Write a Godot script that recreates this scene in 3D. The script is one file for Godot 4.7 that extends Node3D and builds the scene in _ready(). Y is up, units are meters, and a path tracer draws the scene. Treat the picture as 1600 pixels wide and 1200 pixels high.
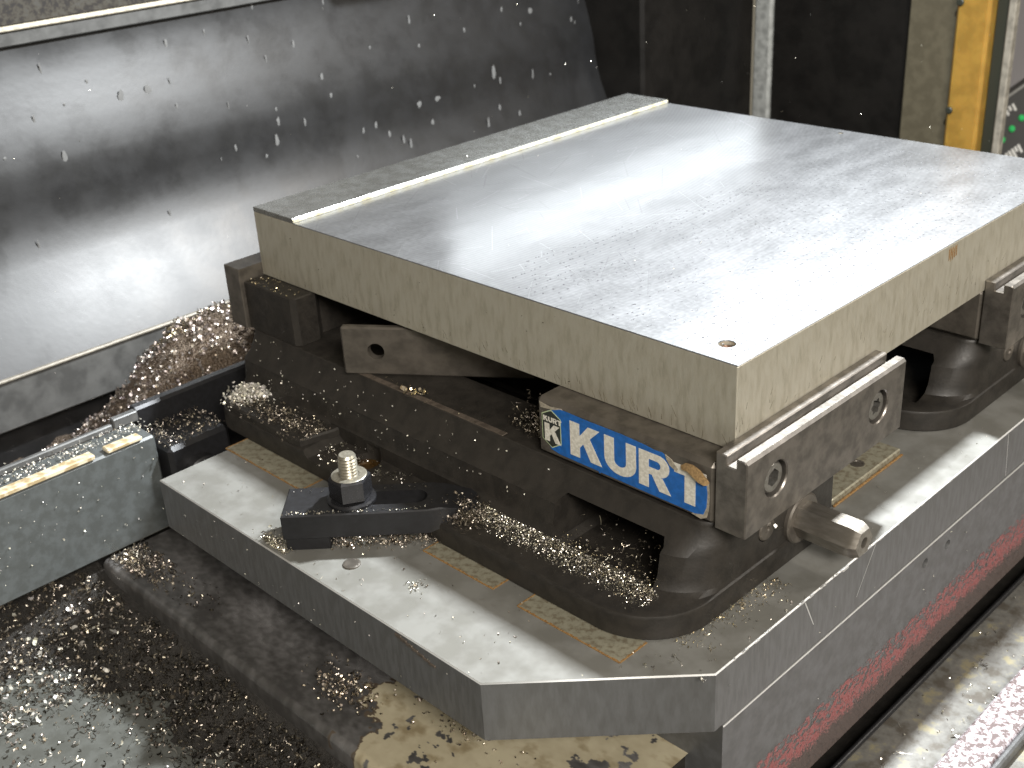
extends Node3D
# Lengths below are millimetres; P() turns them into metres.

var s: SurfaceTool
var org := Vector3.ZERO            # base of the thing being built
var xf := Transform3D.IDENTITY     # local turn of the shape being added
var k := 0.001
var used := {}
var rng := RandomNumberGenerator.new()
var M := {}

# ------------------------------------------------------------------ shapes
func P(p: Vector3) -> Vector3:
	return (xf * p - org) * k

func beg() -> void:
	s = SurfaceTool.new()
	s.begin(Mesh.PRIMITIVE_TRIANGLES)
	s.set_smooth_group(-1)

func tri(a: Vector3, b: Vector3, c: Vector3, out: Vector3) -> void:
	if (c - a).cross(b - a).dot(out) < 0.0:
		var t := b
		b = c
		c = t
	s.add_vertex(P(a))
	s.add_vertex(P(b))
	s.add_vertex(P(c))

func quad(a: Vector3, b: Vector3, c: Vector3, d: Vector3, out: Vector3) -> void:
	tri(a, b, c, out)
	tri(a, c, d, out)

func cbox(lo: Vector3, hi: Vector3, ch := 0.6) -> void:
	var c := (lo + hi) / 2
	var h := (hi - lo) / 2
	ch = minf(ch, minf(h.x, minf(h.y, h.z)) * 0.6)
	for a in 3:
		var b := (a + 1) % 3
		var d := (a + 2) % 3
		for sa in [-1.0, 1.0]:
			var q := []
			for w in [[-1, -1], [1, -1], [1, 1], [-1, 1]]:
				var p := Vector3.ZERO
				p[a] = sa * h[a]
				p[b] = w[0] * (h[b] - ch)
				p[d] = w[1] * (h[d] - ch)
				q.append(c + p)
			var o := Vector3.ZERO
			o[a] = sa
			quad(q[0], q[1], q[2], q[3], o)
			for sb in [-1.0, 1.0]:
				var e := []
				for w in [[0, -1], [0, 1], [1, 1], [1, -1]]:
					var p := Vector3.ZERO
					p[a] = sa * (h[a] - (ch if w[0] == 1 else 0.0))
					p[b] = sb * (h[b] - (0.0 if w[0] == 1 else ch))
					p[d] = w[1] * (h[d] - ch)
					e.append(c + p)
				o = Vector3.ZERO
				o[a] = sa
				o[b] = sb
				quad(e[0], e[1], e[2], e[3], o)
	for x in [-1.0, 1.0]:
		for y in [-1.0, 1.0]:
			for z in [-1.0, 1.0]:
				var o := Vector3(x, y, z)
				tri(c + o * Vector3(h.x, h.y - ch, h.z - ch), c + o * Vector3(h.x - ch, h.y, h.z - ch), c + o * Vector3(h.x - ch, h.y - ch, h.z), o)

func loft(rings: Array, cap0 := true, cap1 := true) -> void:
	var first: PackedVector3Array = rings[0]
	var last: PackedVector3Array = rings[-1]
	var n := first.size()
	var ca := Vector3.ZERO
	var cb := Vector3.ZERO
	for i in n:
		ca += first[i] / n
		cb += last[i] / n
	var ax := (cb - ca).normalized()
	var area := 0.0
	for i in n:
		area += (first[i] - ca).cross(first[(i + 1) % n] - ca).dot(ax)
	var sg := signf(area)
	for r in rings.size() - 1:
		var a: PackedVector3Array = rings[r]
		var b: PackedVector3Array = rings[r + 1]
		for i in n:
			var j := (i + 1) % n
			var d := (b[i] + b[j]) - (a[i] + a[j])
			var e := (a[j] - a[i]) + (b[j] - b[i])
			quad(a[i], a[j], b[j], b[i], e.cross(d) * sg)
	if cap0:
		cap(first, -ax)
	if cap1:
		cap(last, ax)

func cap(ring: PackedVector3Array, out: Vector3) -> void:
	var u := out.cross(Vector3(0.31, 0.52, 0.79)).normalized()
	var w := out.cross(u)
	var p2 := PackedVector2Array()
	for p in ring:
		p2.append(Vector2(p.dot(u), p.dot(w)))
	var ix := Geometry2D.triangulate_polygon(p2)
	for i in range(0, ix.size(), 3):
		tri(ring[ix[i]], ring[ix[i + 1]], ring[ix[i + 2]], out)

func inset(poly: Array, d: float) -> Array:
	var n := poly.size()
	var area := 0.0
	for i in n:
		area += poly[i].cross(poly[(i + 1) % n])
	var sg := signf(area)
	var out := []
	for i in n:
		var e0: Vector2 = (poly[i] - poly[(i + n - 1) % n]).normalized()
		var e1: Vector2 = (poly[(i + 1) % n] - poly[i]).normalized()
		var n0 := Vector2(-e0.y, e0.x) * sg
		var n1 := Vector2(-e1.y, e1.x) * sg
		var m := (n0 + n1).normalized()
		out.append(poly[i] + m * d / maxf(0.4, m.dot(n0)))
	return out

# ring of a polygon laid across one axis; "y": (x,z), "x": (z,y), "z": (x,y)
func ring(poly: Array, axis: String, t: float) -> PackedVector3Array:
	var r := PackedVector3Array()
	for p in poly:
		r.append(Vector3(p.x, t, p.y) if axis == "y" else Vector3(t, p.y, p.x) if axis == "x" else Vector3(p.x, p.y, t))
	return r

func prism(poly: Array, axis: String, t0: float, t1: float, c0 := 0.0, c1 := 0.0) -> void:
	var sg := signf(t1 - t0)
	var rings := []
	if c0 > 0:
		rings.append(ring(inset(poly, c0), axis, t0))
	rings.append(ring(poly, axis, t0 + sg * c0))
	rings.append(ring(poly, axis, t1 - sg * c1))
	if c1 > 0:
		rings.append(ring(inset(poly, c1), axis, t1))
	loft(rings)

func lathe(c: Vector3, ax: Vector3, prof: Array, n := 32, turn := 0.0, cap0 := true, cap1 := true) -> void:
	ax = ax.normalized()
	var u := ax.cross(Vector3(0, 0, 1) if absf(ax.z) < 0.9 else Vector3(0, 1, 0)).normalized()
	var w := ax.cross(u)
	var rings := []
	for q in prof:
		var r := PackedVector3Array()
		for i in n:
			var a := TAU * i / n + turn
			r.append(c + ax * q.y + (u * cos(a) + w * sin(a)) * q.x)
		rings.append(r)
	loft(rings, cap0, cap1)

func arc(c: Vector2, r: Vector2, a0: float, a1: float, n: int) -> Array:
	var o := []
	for i in n + 1:
		var a := deg_to_rad(lerpf(a0, a1, float(i) / n))
		o.append(c + Vector2(cos(a) * r.x, sin(a) * r.y))
	return o

# ------------------------------------------------------------------ nodes
func numbered(n: String) -> String:
	used[n] = used.get(n, -1) + 1
	return n if used[n] == 0 else "%s_%03d" % [n, used[n]]

func tag(o: Node, label: String, category: String, group := "", kind := "") -> void:
	if label: o.set_meta("label", label)
	if category: o.set_meta("category", category)
	if group: o.set_meta("group", group)
	if kind: o.set_meta("kind", kind)

func thing(called: String, label: String, category: String, base: Vector3, group := "", kind := "") -> Node3D:
	var o := Node3D.new()
	o.name = numbered(called)
	add_child(o)
	o.position = base * 0.001
	org = base
	tag(o, label, category, group, kind)
	return o

func put(called: String, mesh: Mesh, m: Material, parent: Node3D) -> MeshInstance3D:
	var o := MeshInstance3D.new()
	o.name = called if parent != self else numbered(called)
	o.mesh = mesh
	if m: o.material_override = m
	parent.add_child(o, true)
	return o

func fin(called: String, m: Material, parent: Node3D) -> MeshInstance3D:
	return put(called, finish(), m, parent)

# a single-mesh thing or piece of the setting whose base is org
func solo(called: String, m: Material, label: String, category: String, group := "", kind := "") -> MeshInstance3D:
	var o := fin(called, m, self)
	o.position = org * 0.001
	tag(o, label, category, group, kind)
	return o

# boolean on shapes in millimetres; f0 and the cut functions add to s
func carve(f0: Callable, cuts: Array) -> ArrayMesh:
	var o := org
	org = Vector3.ZERO
	k = 1.0
	beg()
	f0.call()
	s.generate_normals()
	var root := CSGMesh3D.new()
	root.name = "carved"
	root.mesh = s.commit()
	for c in cuts:
		beg()
		c.call()
		s.generate_normals()
		var q := CSGMesh3D.new()
		q.mesh = s.commit()
		q.operation = CSGShape3D.OPERATION_SUBTRACTION
		root.add_child(q)
	add_child(root)
	var shape = root
	shape._update_shape()
	var baked := root.bake_static_mesh()
	remove_child(root)
	root.free()
	k = 0.001
	org = o
	var out := ArrayMesh.new()
	for i in baked.get_surface_count():
		var a := baked.surface_get_arrays(i)
		var v: PackedVector3Array = a[Mesh.ARRAY_VERTEX]
		for j in v.size():
			v[j] = (v[j] - org) * 0.001
		a[Mesh.ARRAY_VERTEX] = v
		a[Mesh.ARRAY_TANGENT] = null
		a[Mesh.ARRAY_TEX_UV] = null
		out.add_surface_from_arrays(Mesh.PRIMITIVE_TRIANGLES, a)
	return smooth(out)

# ------------------------------------------------------------------ materials
func lin(r: float, g: float, b: float) -> Color:
	return Color(r, g, b).linear_to_srgb()

func noise(seed_: int, freq: float, type := FastNoiseLite.TYPE_SIMPLEX_SMOOTH, oct := 4, gain := 0.5) -> FastNoiseLite:
	var n := FastNoiseLite.new()
	n.seed = seed_
	n.frequency = freq
	n.noise_type = type
	n.fractal_octaves = oct
	n.fractal_gain = gain
	return n

func ntex(n: FastNoiseLite, cols: Array, at: Array, size := 512) -> NoiseTexture2D:
	var t := NoiseTexture2D.new()
	t.width = size
	t.height = size
	t.seamless = true
	t.noise = n
	var g := Gradient.new()
	g.offsets = PackedFloat32Array(at)
	var pc := PackedColorArray()
	for c in cols:
		pc.append(c if c is Color else Color(c, c, c))
	g.colors = pc
	t.color_ramp = g
	return t

func mat(c: Color, metal: float, rough: float, opt := {}) -> StandardMaterial3D:
	var m := StandardMaterial3D.new()
	m.albedo_color = c
	m.metallic = metal
	m.roughness = rough
	m.metallic_specular = opt.get("spec", 0.5)
	var per: float = opt.get("per", 0.1)      # metres one texture covers
	if opt.has("tex") or opt.has("rtex") or opt.has("bump"):
		m.uv1_triplanar = true
		m.uv1_world_triplanar = true
		var sq: Vector3 = opt.get("squeeze", Vector3.ONE)
		m.uv1_scale = sq / per
		m.uv1_offset = opt.get("offset", Vector3(0.13, 0.37, 0.71))
		m.uv1_triplanar_sharpness = 4.0
	if opt.has("tex"): m.albedo_texture = opt.tex
	if opt.has("rtex"):
		m.roughness_texture = opt.rtex
		m.roughness_texture_channel = BaseMaterial3D.TEXTURE_CHANNEL_RED
	if opt.has("bump"):
		m.heightmap_enabled = true
		m.heightmap_texture = opt.bump
		m.heightmap_scale = opt.get("deep", 0.01)
	if opt.has("coat"):
		m.clearcoat_enabled = true
		m.clearcoat = opt.coat
		m.clearcoat_roughness = opt.get("coat_rough", 0.2)
	return m

# a picture of w x h filled by f(u, v) -> Color
func picture(w: int, h: int, f: Callable) -> ImageTexture:
	var im := Image.create(w, h, false, Image.FORMAT_RGB8)
	for y in h:
		for x in w:
			im.set_pixel(x, y, f.call(float(x) / w, float(y) / h))
	return ImageTexture.create_from_image(im)

func make_materials() -> void:
	var fine := ntex(noise(3, 0.05, FastNoiseLite.TYPE_SIMPLEX_SMOOTH, 5), [0.84, 1.0], [0.2, 0.8])
	var blot := ntex(noise(5, 0.012, FastNoiseLite.TYPE_SIMPLEX_SMOOTH, 6, 0.6), [0.80, 0.92, 1.0], [0.25, 0.5, 0.75])
	var rel := ntex(noise(8, 0.09, FastNoiseLite.TYPE_SIMPLEX_SMOOTH, 4), [0.0, 1.0], [0.1, 0.9])
	var cloud := ntex(noise(12, 0.02, FastNoiseLite.TYPE_SIMPLEX_SMOOTH, 5, 0.6), [Color(0.90, 0.895, 0.885), Color(1, 1, 1)], [0.3, 0.7])
	var rustn := ntex(noise(21, 0.015, FastNoiseLite.TYPE_SIMPLEX_SMOOTH, 6, 0.65), [lin(0.17, 0.145, 0.10), lin(0.25, 0.235, 0.175), lin(0.28, 0.265, 0.20)], [0.25, 0.5, 0.75])
	var rustedge := ntex(noise(22, 0.05, FastNoiseLite.TYPE_SIMPLEX_SMOOTH, 6, 0.65), [lin(0.12, 0.06, 0.018), lin(0.24, 0.125, 0.035), lin(0.26, 0.20, 0.11)], [0.25, 0.5, 0.8])
	M.fine = fine
	M.blot = blot
	M.rel = rel
	M.plate_side = mat(lin(0.545, 0.52, 0.44), 0.75, 0.62, {"tex": ntex(noise(31, 0.02, FastNoiseLite.TYPE_SIMPLEX_SMOOTH, 5, 0.6), [Color(0.92, 0.915, 0.90), Color(0.975, 0.97, 0.96), Color(1, 1, 1)], [0.15, 0.4, 0.7]), "rtex": fine, "bump": rel, "deep": 0.0021, "per": 0.12, "squeeze": Vector3(1.8, 0.5, 1.8)})
	M.rib = mat(lin(0.24, 0.24, 0.228), 0.8, 0.3, {"tex": cloud, "rtex": fine, "per": 0.15})
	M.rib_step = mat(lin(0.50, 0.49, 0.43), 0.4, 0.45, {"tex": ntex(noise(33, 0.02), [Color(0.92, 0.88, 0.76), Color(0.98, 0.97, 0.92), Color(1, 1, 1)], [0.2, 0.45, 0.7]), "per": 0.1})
	M.dark_hole = mat(lin(0.02, 0.015, 0.01), 0.2, 0.5)
	M.brown_hole = mat(lin(0.10, 0.05, 0.025), 0.4, 0.4)
	M.scuff = mat(lin(0.16, 0.14, 0.10), 0.5, 0.6)
	M.dimple = mat(lin(0.07, 0.07, 0.075), 0.5, 0.4)
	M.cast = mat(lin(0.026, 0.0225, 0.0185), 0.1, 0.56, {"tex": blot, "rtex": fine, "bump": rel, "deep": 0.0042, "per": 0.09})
	M.machined = mat(lin(0.13, 0.115, 0.097), 0.5, 0.45, {"tex": blot, "rtex": fine, "bump": rel, "deep": 0.0014, "per": 0.11})
	M.worn = mat(lin(0.16, 0.13, 0.105), 0.5, 0.5, {"tex": blot, "per": 0.04})
	M.jaw = mat(lin(0.235, 0.215, 0.193), 0.8, 0.42, {"tex": blot, "rtex": fine, "bump": rel, "deep": 0.0014, "per": 0.10})
	M.screw = mat(lin(0.34, 0.33, 0.31), 0.85, 0.35, {"tex": cloud, "rtex": fine, "per": 0.03})
	M.hex = mat(lin(0.33, 0.305, 0.27), 0.85, 0.36, {"tex": cloud, "rtex": fine, "per": 0.05, "squeeze": Vector3(1, 1, 0.25)})
	M.black = mat(lin(0.022, 0.022, 0.024), 0.35, 0.4, {"tex": cloud, "rtex": fine, "bump": rel, "deep": 0.0014, "per": 0.05})
	M.nut = mat(lin(0.03, 0.03, 0.033), 0.5, 0.28, {"tex": cloud, "rtex": fine, "per": 0.03})
	M.stud = mat(lin(0.50, 0.47, 0.39), 0.85, 0.35, {"tex": cloud, "rtex": fine, "per": 0.03})
	M.brass_rust = mat(lin(0.25, 0.14, 0.04), 0.4, 0.5, {"tex": rustn, "per": 0.03})
	M.sub_top = mat(lin(0.18, 0.178, 0.164), 0.15, 0.42, {"tex": cloud, "rtex": fine, "bump": rel, "deep": 0.0010, "per": 0.34})
	M.sub_side = mat(lin(0.118, 0.120, 0.122), 0.25, 0.42, {"tex": cloud, "rtex": fine, "bump": rel, "deep": 0.0010, "per": 0.1, "squeeze": Vector3(2.2, 0.4, 2.2)})
	M.bare = mat(Color.WHITE, 0.35, 0.5, {"tex": rustn, "rtex": fine, "bump": rel, "deep": 0.0017, "per": 0.05})
	M.rust = mat(Color.WHITE, 0.1, 0.75, {"tex": rustedge, "bump": rel, "deep": 0.0035, "per": 0.05})
	M.bright_edge = mat(lin(0.7, 0.7, 0.69), 0.8, 0.4)
	M.table = mat(lin(0.115, 0.117, 0.119), 0.3, 0.45, {"tex": cloud, "rtex": fine, "bump": rel, "deep": 0.0010, "per": 0.16})
	M.rail = mat(lin(0.078, 0.085, 0.085), 0.0, 0.38, {"tex": cloud, "rtex": fine, "bump": rel, "deep": 0.0014, "per": 0.12})
	M.cream_strip = mat(lin(0.50, 0.44, 0.32), 0.0, 0.6, {"tex": ntex(noise(41, 0.010), [Color(0.80, 0.75, 0.66), Color(1, 1, 1)], [0.3, 0.6]), "per": 0.06})
	M.floor = mat(lin(0.085, 0.088, 0.08), 0.0, 0.5, {"tex": cloud, "rtex": fine, "bump": rel, "deep": 0.0014, "per": 0.15})
	M.sludge_and_shade = mat(lin(0.045, 0.040, 0.034), 0.1, 0.6, {"tex": blot, "bump": rel, "deep": 0.1500, "per": 0.03})
	M.heap = mat(lin(0.26, 0.215, 0.17), 0.2, 0.5, {"tex": ntex(noise(47, 0.06, FastNoiseLite.TYPE_SIMPLEX_SMOOTH, 5, 0.7), [Color(0.35, 0.3, 0.25), Color(0.8, 0.75, 0.7), Color(1, 1, 1)], [0.3, 0.5, 0.7]), "bump": rel, "deep": 0.3, "per": 0.06})
	M.wall = mat(lin(0.012, 0.012, 0.0125), 0.0, 0.39, {"tex": cloud, "rtex": blot, "bump": rel, "deep": 0.0014, "per": 0.35, "spec": 0.52})
	M.wall_brown = mat(lin(0.009, 0.008, 0.007), 0.0, 0.5, {"spec": 0.3, "tex": blot, "rtex": fine, "per": 0.3})
	M.lip = mat(lin(0.10, 0.10, 0.097), 0.1, 0.42, {"tex": blot, "rtex": fine, "per": 0.2})
	M.seam = mat(lin(0.55, 0.50, 0.40), 0.0, 0.6, {"tex": blot, "per": 0.05})
	M.dirty = mat(lin(0.035, 0.033, 0.028), 0.0, 0.55, {"tex": ntex(noise(44, 0.03, FastNoiseLite.TYPE_SIMPLEX_SMOOTH, 6, 0.7), [Color(0.4, 0.3, 0.22), Color(0.9, 0.85, 0.75), Color(1.0, 1.0, 1.0)], [0.3, 0.5, 0.8]), "per": 0.15})
	M.drip = mat(lin(0.12, 0.12, 0.118), 0.0, 0.55)
	M.post = mat(lin(0.30, 0.30, 0.28), 0.1, 0.5, {"tex": blot, "per": 0.1})
	M.jamb = mat(lin(0.085, 0.073, 0.047), 0.0, 0.55, {"tex": cloud, "per": 0.2})
	M.yellow = mat(lin(0.31, 0.18, 0.035), 0.0, 0.35, {"tex": cloud, "per": 0.3})
	M.yellow.subsurf_scatter_enabled = true
	M.yellow.subsurf_scatter_strength = 0.3
	M.gasket = mat(lin(0.02, 0.022, 0.015), 0.0, 0.5)
	M.strip = mat(lin(0.30, 0.275, 0.23), 0.2, 0.5, {"tex": blot, "per": 0.1})
	M.panel = mat(lin(0.045, 0.045, 0.045), 0.0, 0.5)
	M.panel_rim = mat(lin(0.25, 0.25, 0.24), 0.2, 0.5)
	M.button = mat(lin(0.03, 0.45, 0.12), 0.0, 0.35)
	M.print_white = mat(lin(0.6, 0.6, 0.58), 0.0, 0.6)
	M.wood = mat(lin(0.36, 0.20, 0.085), 0.0, 0.6, {"tex": blot, "per": 0.3})
	M.blue_bin = mat(lin(0.05, 0.14, 0.36), 0.0, 0.5)
	M.grey_bench = mat(lin(0.34, 0.33, 0.35), 0.0, 0.6)
	M.blue = mat(lin(0.010, 0.115, 0.41), 0.0, 0.42, {"rtex": fine, "tex": cloud, "per": 0.06})
	M.letter = mat(lin(0.66, 0.64, 0.57), 0.0, 0.5, {"tex": cloud, "per": 0.03})
	M.badge = mat(lin(0.022, 0.026, 0.022), 0.0, 0.45)
	M.badge_rim = mat(lin(0.42, 0.50, 0.30), 0.0, 0.5)
	M.paper = mat(lin(0.36, 0.32, 0.25), 0.0, 0.7, {"tex": blot, "per": 0.02})
	M.flake = mat(lin(0.34, 0.22, 0.10), 0.0, 0.45, {"tex": blot, "per": 0.012})
	M.flake.backlight_enabled = true
	M.flake.backlight = Color(0.25, 0.16, 0.07)
	M.lamp_body = mat(lin(0.05, 0.05, 0.05), 0.2, 0.5)
	for c in [["chip", 0.86, 0.84, 0.78, 0.28], ["brass", 0.82, 0.74, 0.56, 0.3], ["chip_dark", 0.42, 0.38, 0.33, 0.4], ["chip_pink", 0.80, 0.74, 0.72, 0.4], ["speck", 0.80, 0.79, 0.74, 0.4]]:
		M[c[0]] = mat(lin(c[1], c[2], c[3]), 1.0, c[4])
		M[c[0]].vertex_color_use_as_albedo = true
	M.speck.metallic = 0.5  # glints put into a pale, less metallic surface that shows even in shade

# ------------------------------------------------------------------ chips
var chip_meshes := []
func make_chips() -> void:
	for v in 5:
		beg()
		# curled ribbon: v 0 flake, 1 half curl, 2 long curl, 3 needle, 4 chunk
		var n: int = [3, 7, 12, 4, 3][v]
		var r: float = [2.6, 0.8, 1.1, 6.0, 1.4][v]
		var ang: float = [0.8, 3.6, 7.5, 0.7, 1.6][v]
		var w: float = [0.75, 0.55, 0.35, 0.16, 0.6][v]
		var pitch: float = [0.0, 0.15, 0.5, 0.3, 0.0][v]
		var mid := Vector3(0, r * 0.9, 0)
		for i in n:
			var q := []
			for e in 2:
				var a: float = ang * ((i + e) / float(n) - 0.5) - PI / 2
				var rr: float = r * (1.0 + 0.18 * sin(a * 1.7 + v))
				var c := Vector3(cos(a) * rr, sin(a) * rr + r, pitch * a)
				var ww: float = w * (0.55 + 0.45 * sin(PI * clampf((i + e) / float(n), 0.1, 0.9)))
				q.append(c + Vector3(0, 0, -ww))
				q.append(c + Vector3(0, 0, ww))
			quad(q[0], q[1], q[3], q[2], mid - q[0])
		org = Vector3.ZERO
		s.generate_normals()
		chip_meshes.append(s.commit())

# place: Callable() -> Vector3 in mm; one object of many chips
func chips(called: String, count: int, place: Callable, kinds: Array, m: Material, sizes: Vector2, parent: Node3D, tint := Vector2(0.5, 1.0), flat := 0.6, n_dir := Vector3.UP) -> void:
	var base := org
	for ki in kinds.size():
		var mm := MultiMesh.new()
		mm.transform_format = MultiMesh.TRANSFORM_3D
		mm.use_colors = true
		mm.mesh = chip_meshes[kinds[ki]]
		var c := count / kinds.size()
		mm.instance_count = c
		var tilt := Quaternion(Vector3.UP, n_dir) if n_dir != Vector3.UP else Quaternion.IDENTITY
		for i in c:
			var p: Vector3 = place.call()
			var sz := rng.randf_range(sizes.x, sizes.y)
			sz *= 0.6 + 0.8 * rng.randf() * rng.randf()
			var b := Basis(tilt) * Basis.from_euler(Vector3(rng.randfn() * flat, rng.randf() * TAU, rng.randfn() * flat))
			mm.set_instance_transform(i, Transform3D(b.scaled(Vector3(sz, sz, sz)), (p - base) * 0.001))
			var g := rng.randf_range(tint.x, tint.y)
			mm.set_instance_color(i, Color(g, g * rng.randf_range(0.95, 1.0), g * rng.randf_range(0.86, 1.0)))
		var o := MultiMeshInstance3D.new()
		o.name = called if parent != self else numbered(called)
		o.multimesh = mm
		o.material_override = m
		o.set_meta("kind", "stuff")
		parent.add_child(o, true)

func rx(a: float, b: float) -> float:
	return rng.randf_range(a, b)

# bumpy sheet y = f(x,z) over a rectangle
func sheet(x0: float, x1: float, z0: float, z1: float, nx: int, nz: int, f: Callable) -> void:
	for i in nx:
		for j in nz:
			var q := []
			for e in [[0, 0], [1, 0], [1, 1], [0, 1]]:
				var x := lerpf(x0, x1, float(i + e[0]) / nx)
				var z := lerpf(z0, z1, float(j + e[1]) / nz)
				q.append(Vector3(x, f.call(x, z), z))
			quad(q[0], q[1], q[2], q[3], Vector3.UP)

func _ready() -> void:
	rng.seed = 11
	stage()
	make_materials()
	make_chips()
	enclosure()
	floor_and_table()
	rail_and_heap()
	fixture_plate()
	vises()
	strap_clamp()
	workpiece()
	chip_piles()

# ------------------------------------------------------------------ camera and light
func stage() -> void:
	var cam := Camera3D.new()
	cam.name = "camera"
	add_child(cam)
	cam.position = Vector3(-0.43881, 0.25242, 0.30232)
	cam.rotation_order = EULER_ORDER_YXZ
	cam.rotation_degrees = Vector3(-26.03, -43.57, -3.49)
	cam.keep_aspect = Camera3D.KEEP_HEIGHT
	var at := CameraAttributesPhysical.new()
	at.frustum_focal_length = 31.2
	at.frustum_focus_distance = 0.66
	at.frustum_near = 0.02
	at.frustum_far = 30.0
	at.exposure_aperture = 12.0
	cam.attributes = at
	cam.fov = 35.53
	cam.near = 0.02
	cam.far = 30.0
	cam.current = true
	var we := WorldEnvironment.new()
	we.name = "environment"
	var e := Environment.new()
	e.background_mode = Environment.BG_COLOR
	e.background_color = lin(0.20, 0.178, 0.135)
	e.tonemap_mode = Environment.TONE_MAPPER_LINEAR
	e.tonemap_exposure = 1.03
	e.sdfgi_enabled = true
	e.ssao_enabled = true
	e.ssil_enabled = true
	we.environment = e
	add_child(we)
	# work lamp above and to the right, a little behind: the hard patches of light on the fixture plate
	lamp("work_lamp", "small square LED work lamp on the ceiling above the plate", Vector3(405, 560, -72), Vector3(0, -50, -90), Vector2(42, 42), 3.0, Color(0.965, 0.985, 1.0))
	# strip light low on the far side: the streak on the plate
	lamp("strip_light", "long LED strip light over the rear wall", Vector3(597, 172, -582), Vector3(597, -20, -240), Vector2(540, 20), 0.034, Color(0.95, 0.98, 1.0))
	# shop ceiling light outside the open door, front right
	lamp("front_light", "shop ceiling light panel outside the open machine door", Vector3(1150, 1060, 900), Vector3(60, -110, 10), Vector2(300, 160), 1.1, Color(1.0, 0.975, 0.94))
	lamp("front_light", "broad fill light panel added behind the camera", Vector3(-900, 1150, 1500), Vector3(0, -110, 0), Vector2(900, 400), 6.6, Color(1.0, 0.975, 0.94))  # added fill light, brightens the faces turned towards the camera

func lamp(called: String, label: String, at: Vector3, to: Vector3, size: Vector2, energy: float, c: Color) -> void:
	var b := Transform3D(Basis.looking_at((to - at).normalized(), Vector3.UP), at)
	var t := thing(called, label, "lamp", at)
	xf = b
	beg()
	cbox(Vector3(-size.x / 2 - 6, -size.y / 2 - 6, 4), Vector3(size.x / 2 + 6, size.y / 2 + 6, 30), 2.0)
	fin("housing", mat(lin(0.05, 0.05, 0.05), 0.2, 0.5), t)
	beg()
	cbox(Vector3(-size.x / 2, -size.y / 2, 0), Vector3(size.x / 2, size.y / 2, 3.5), 0.8)
	xf = Transform3D.IDENTITY
	var m := StandardMaterial3D.new()
	m.albedo_color = Color(0.8, 0.8, 0.8)
	m.emission_enabled = true
	m.emission = c
	m.emission_energy_multiplier = 1.0
	fin("diffuser", m, t)
	var l := AreaLight3D.new()
	l.name = called + "_glow"
	l.area_size = size * 0.001
	l.area_normalize_energy = true
	l.light_energy = energy
	l.light_color = c
	l.shadow_enabled = true
	l.area_range = 6.0
	add_child(l)
	l.transform = Transform3D(b.basis, (at + b.basis * Vector3(0, 0, -3)) * 0.001)

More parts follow.
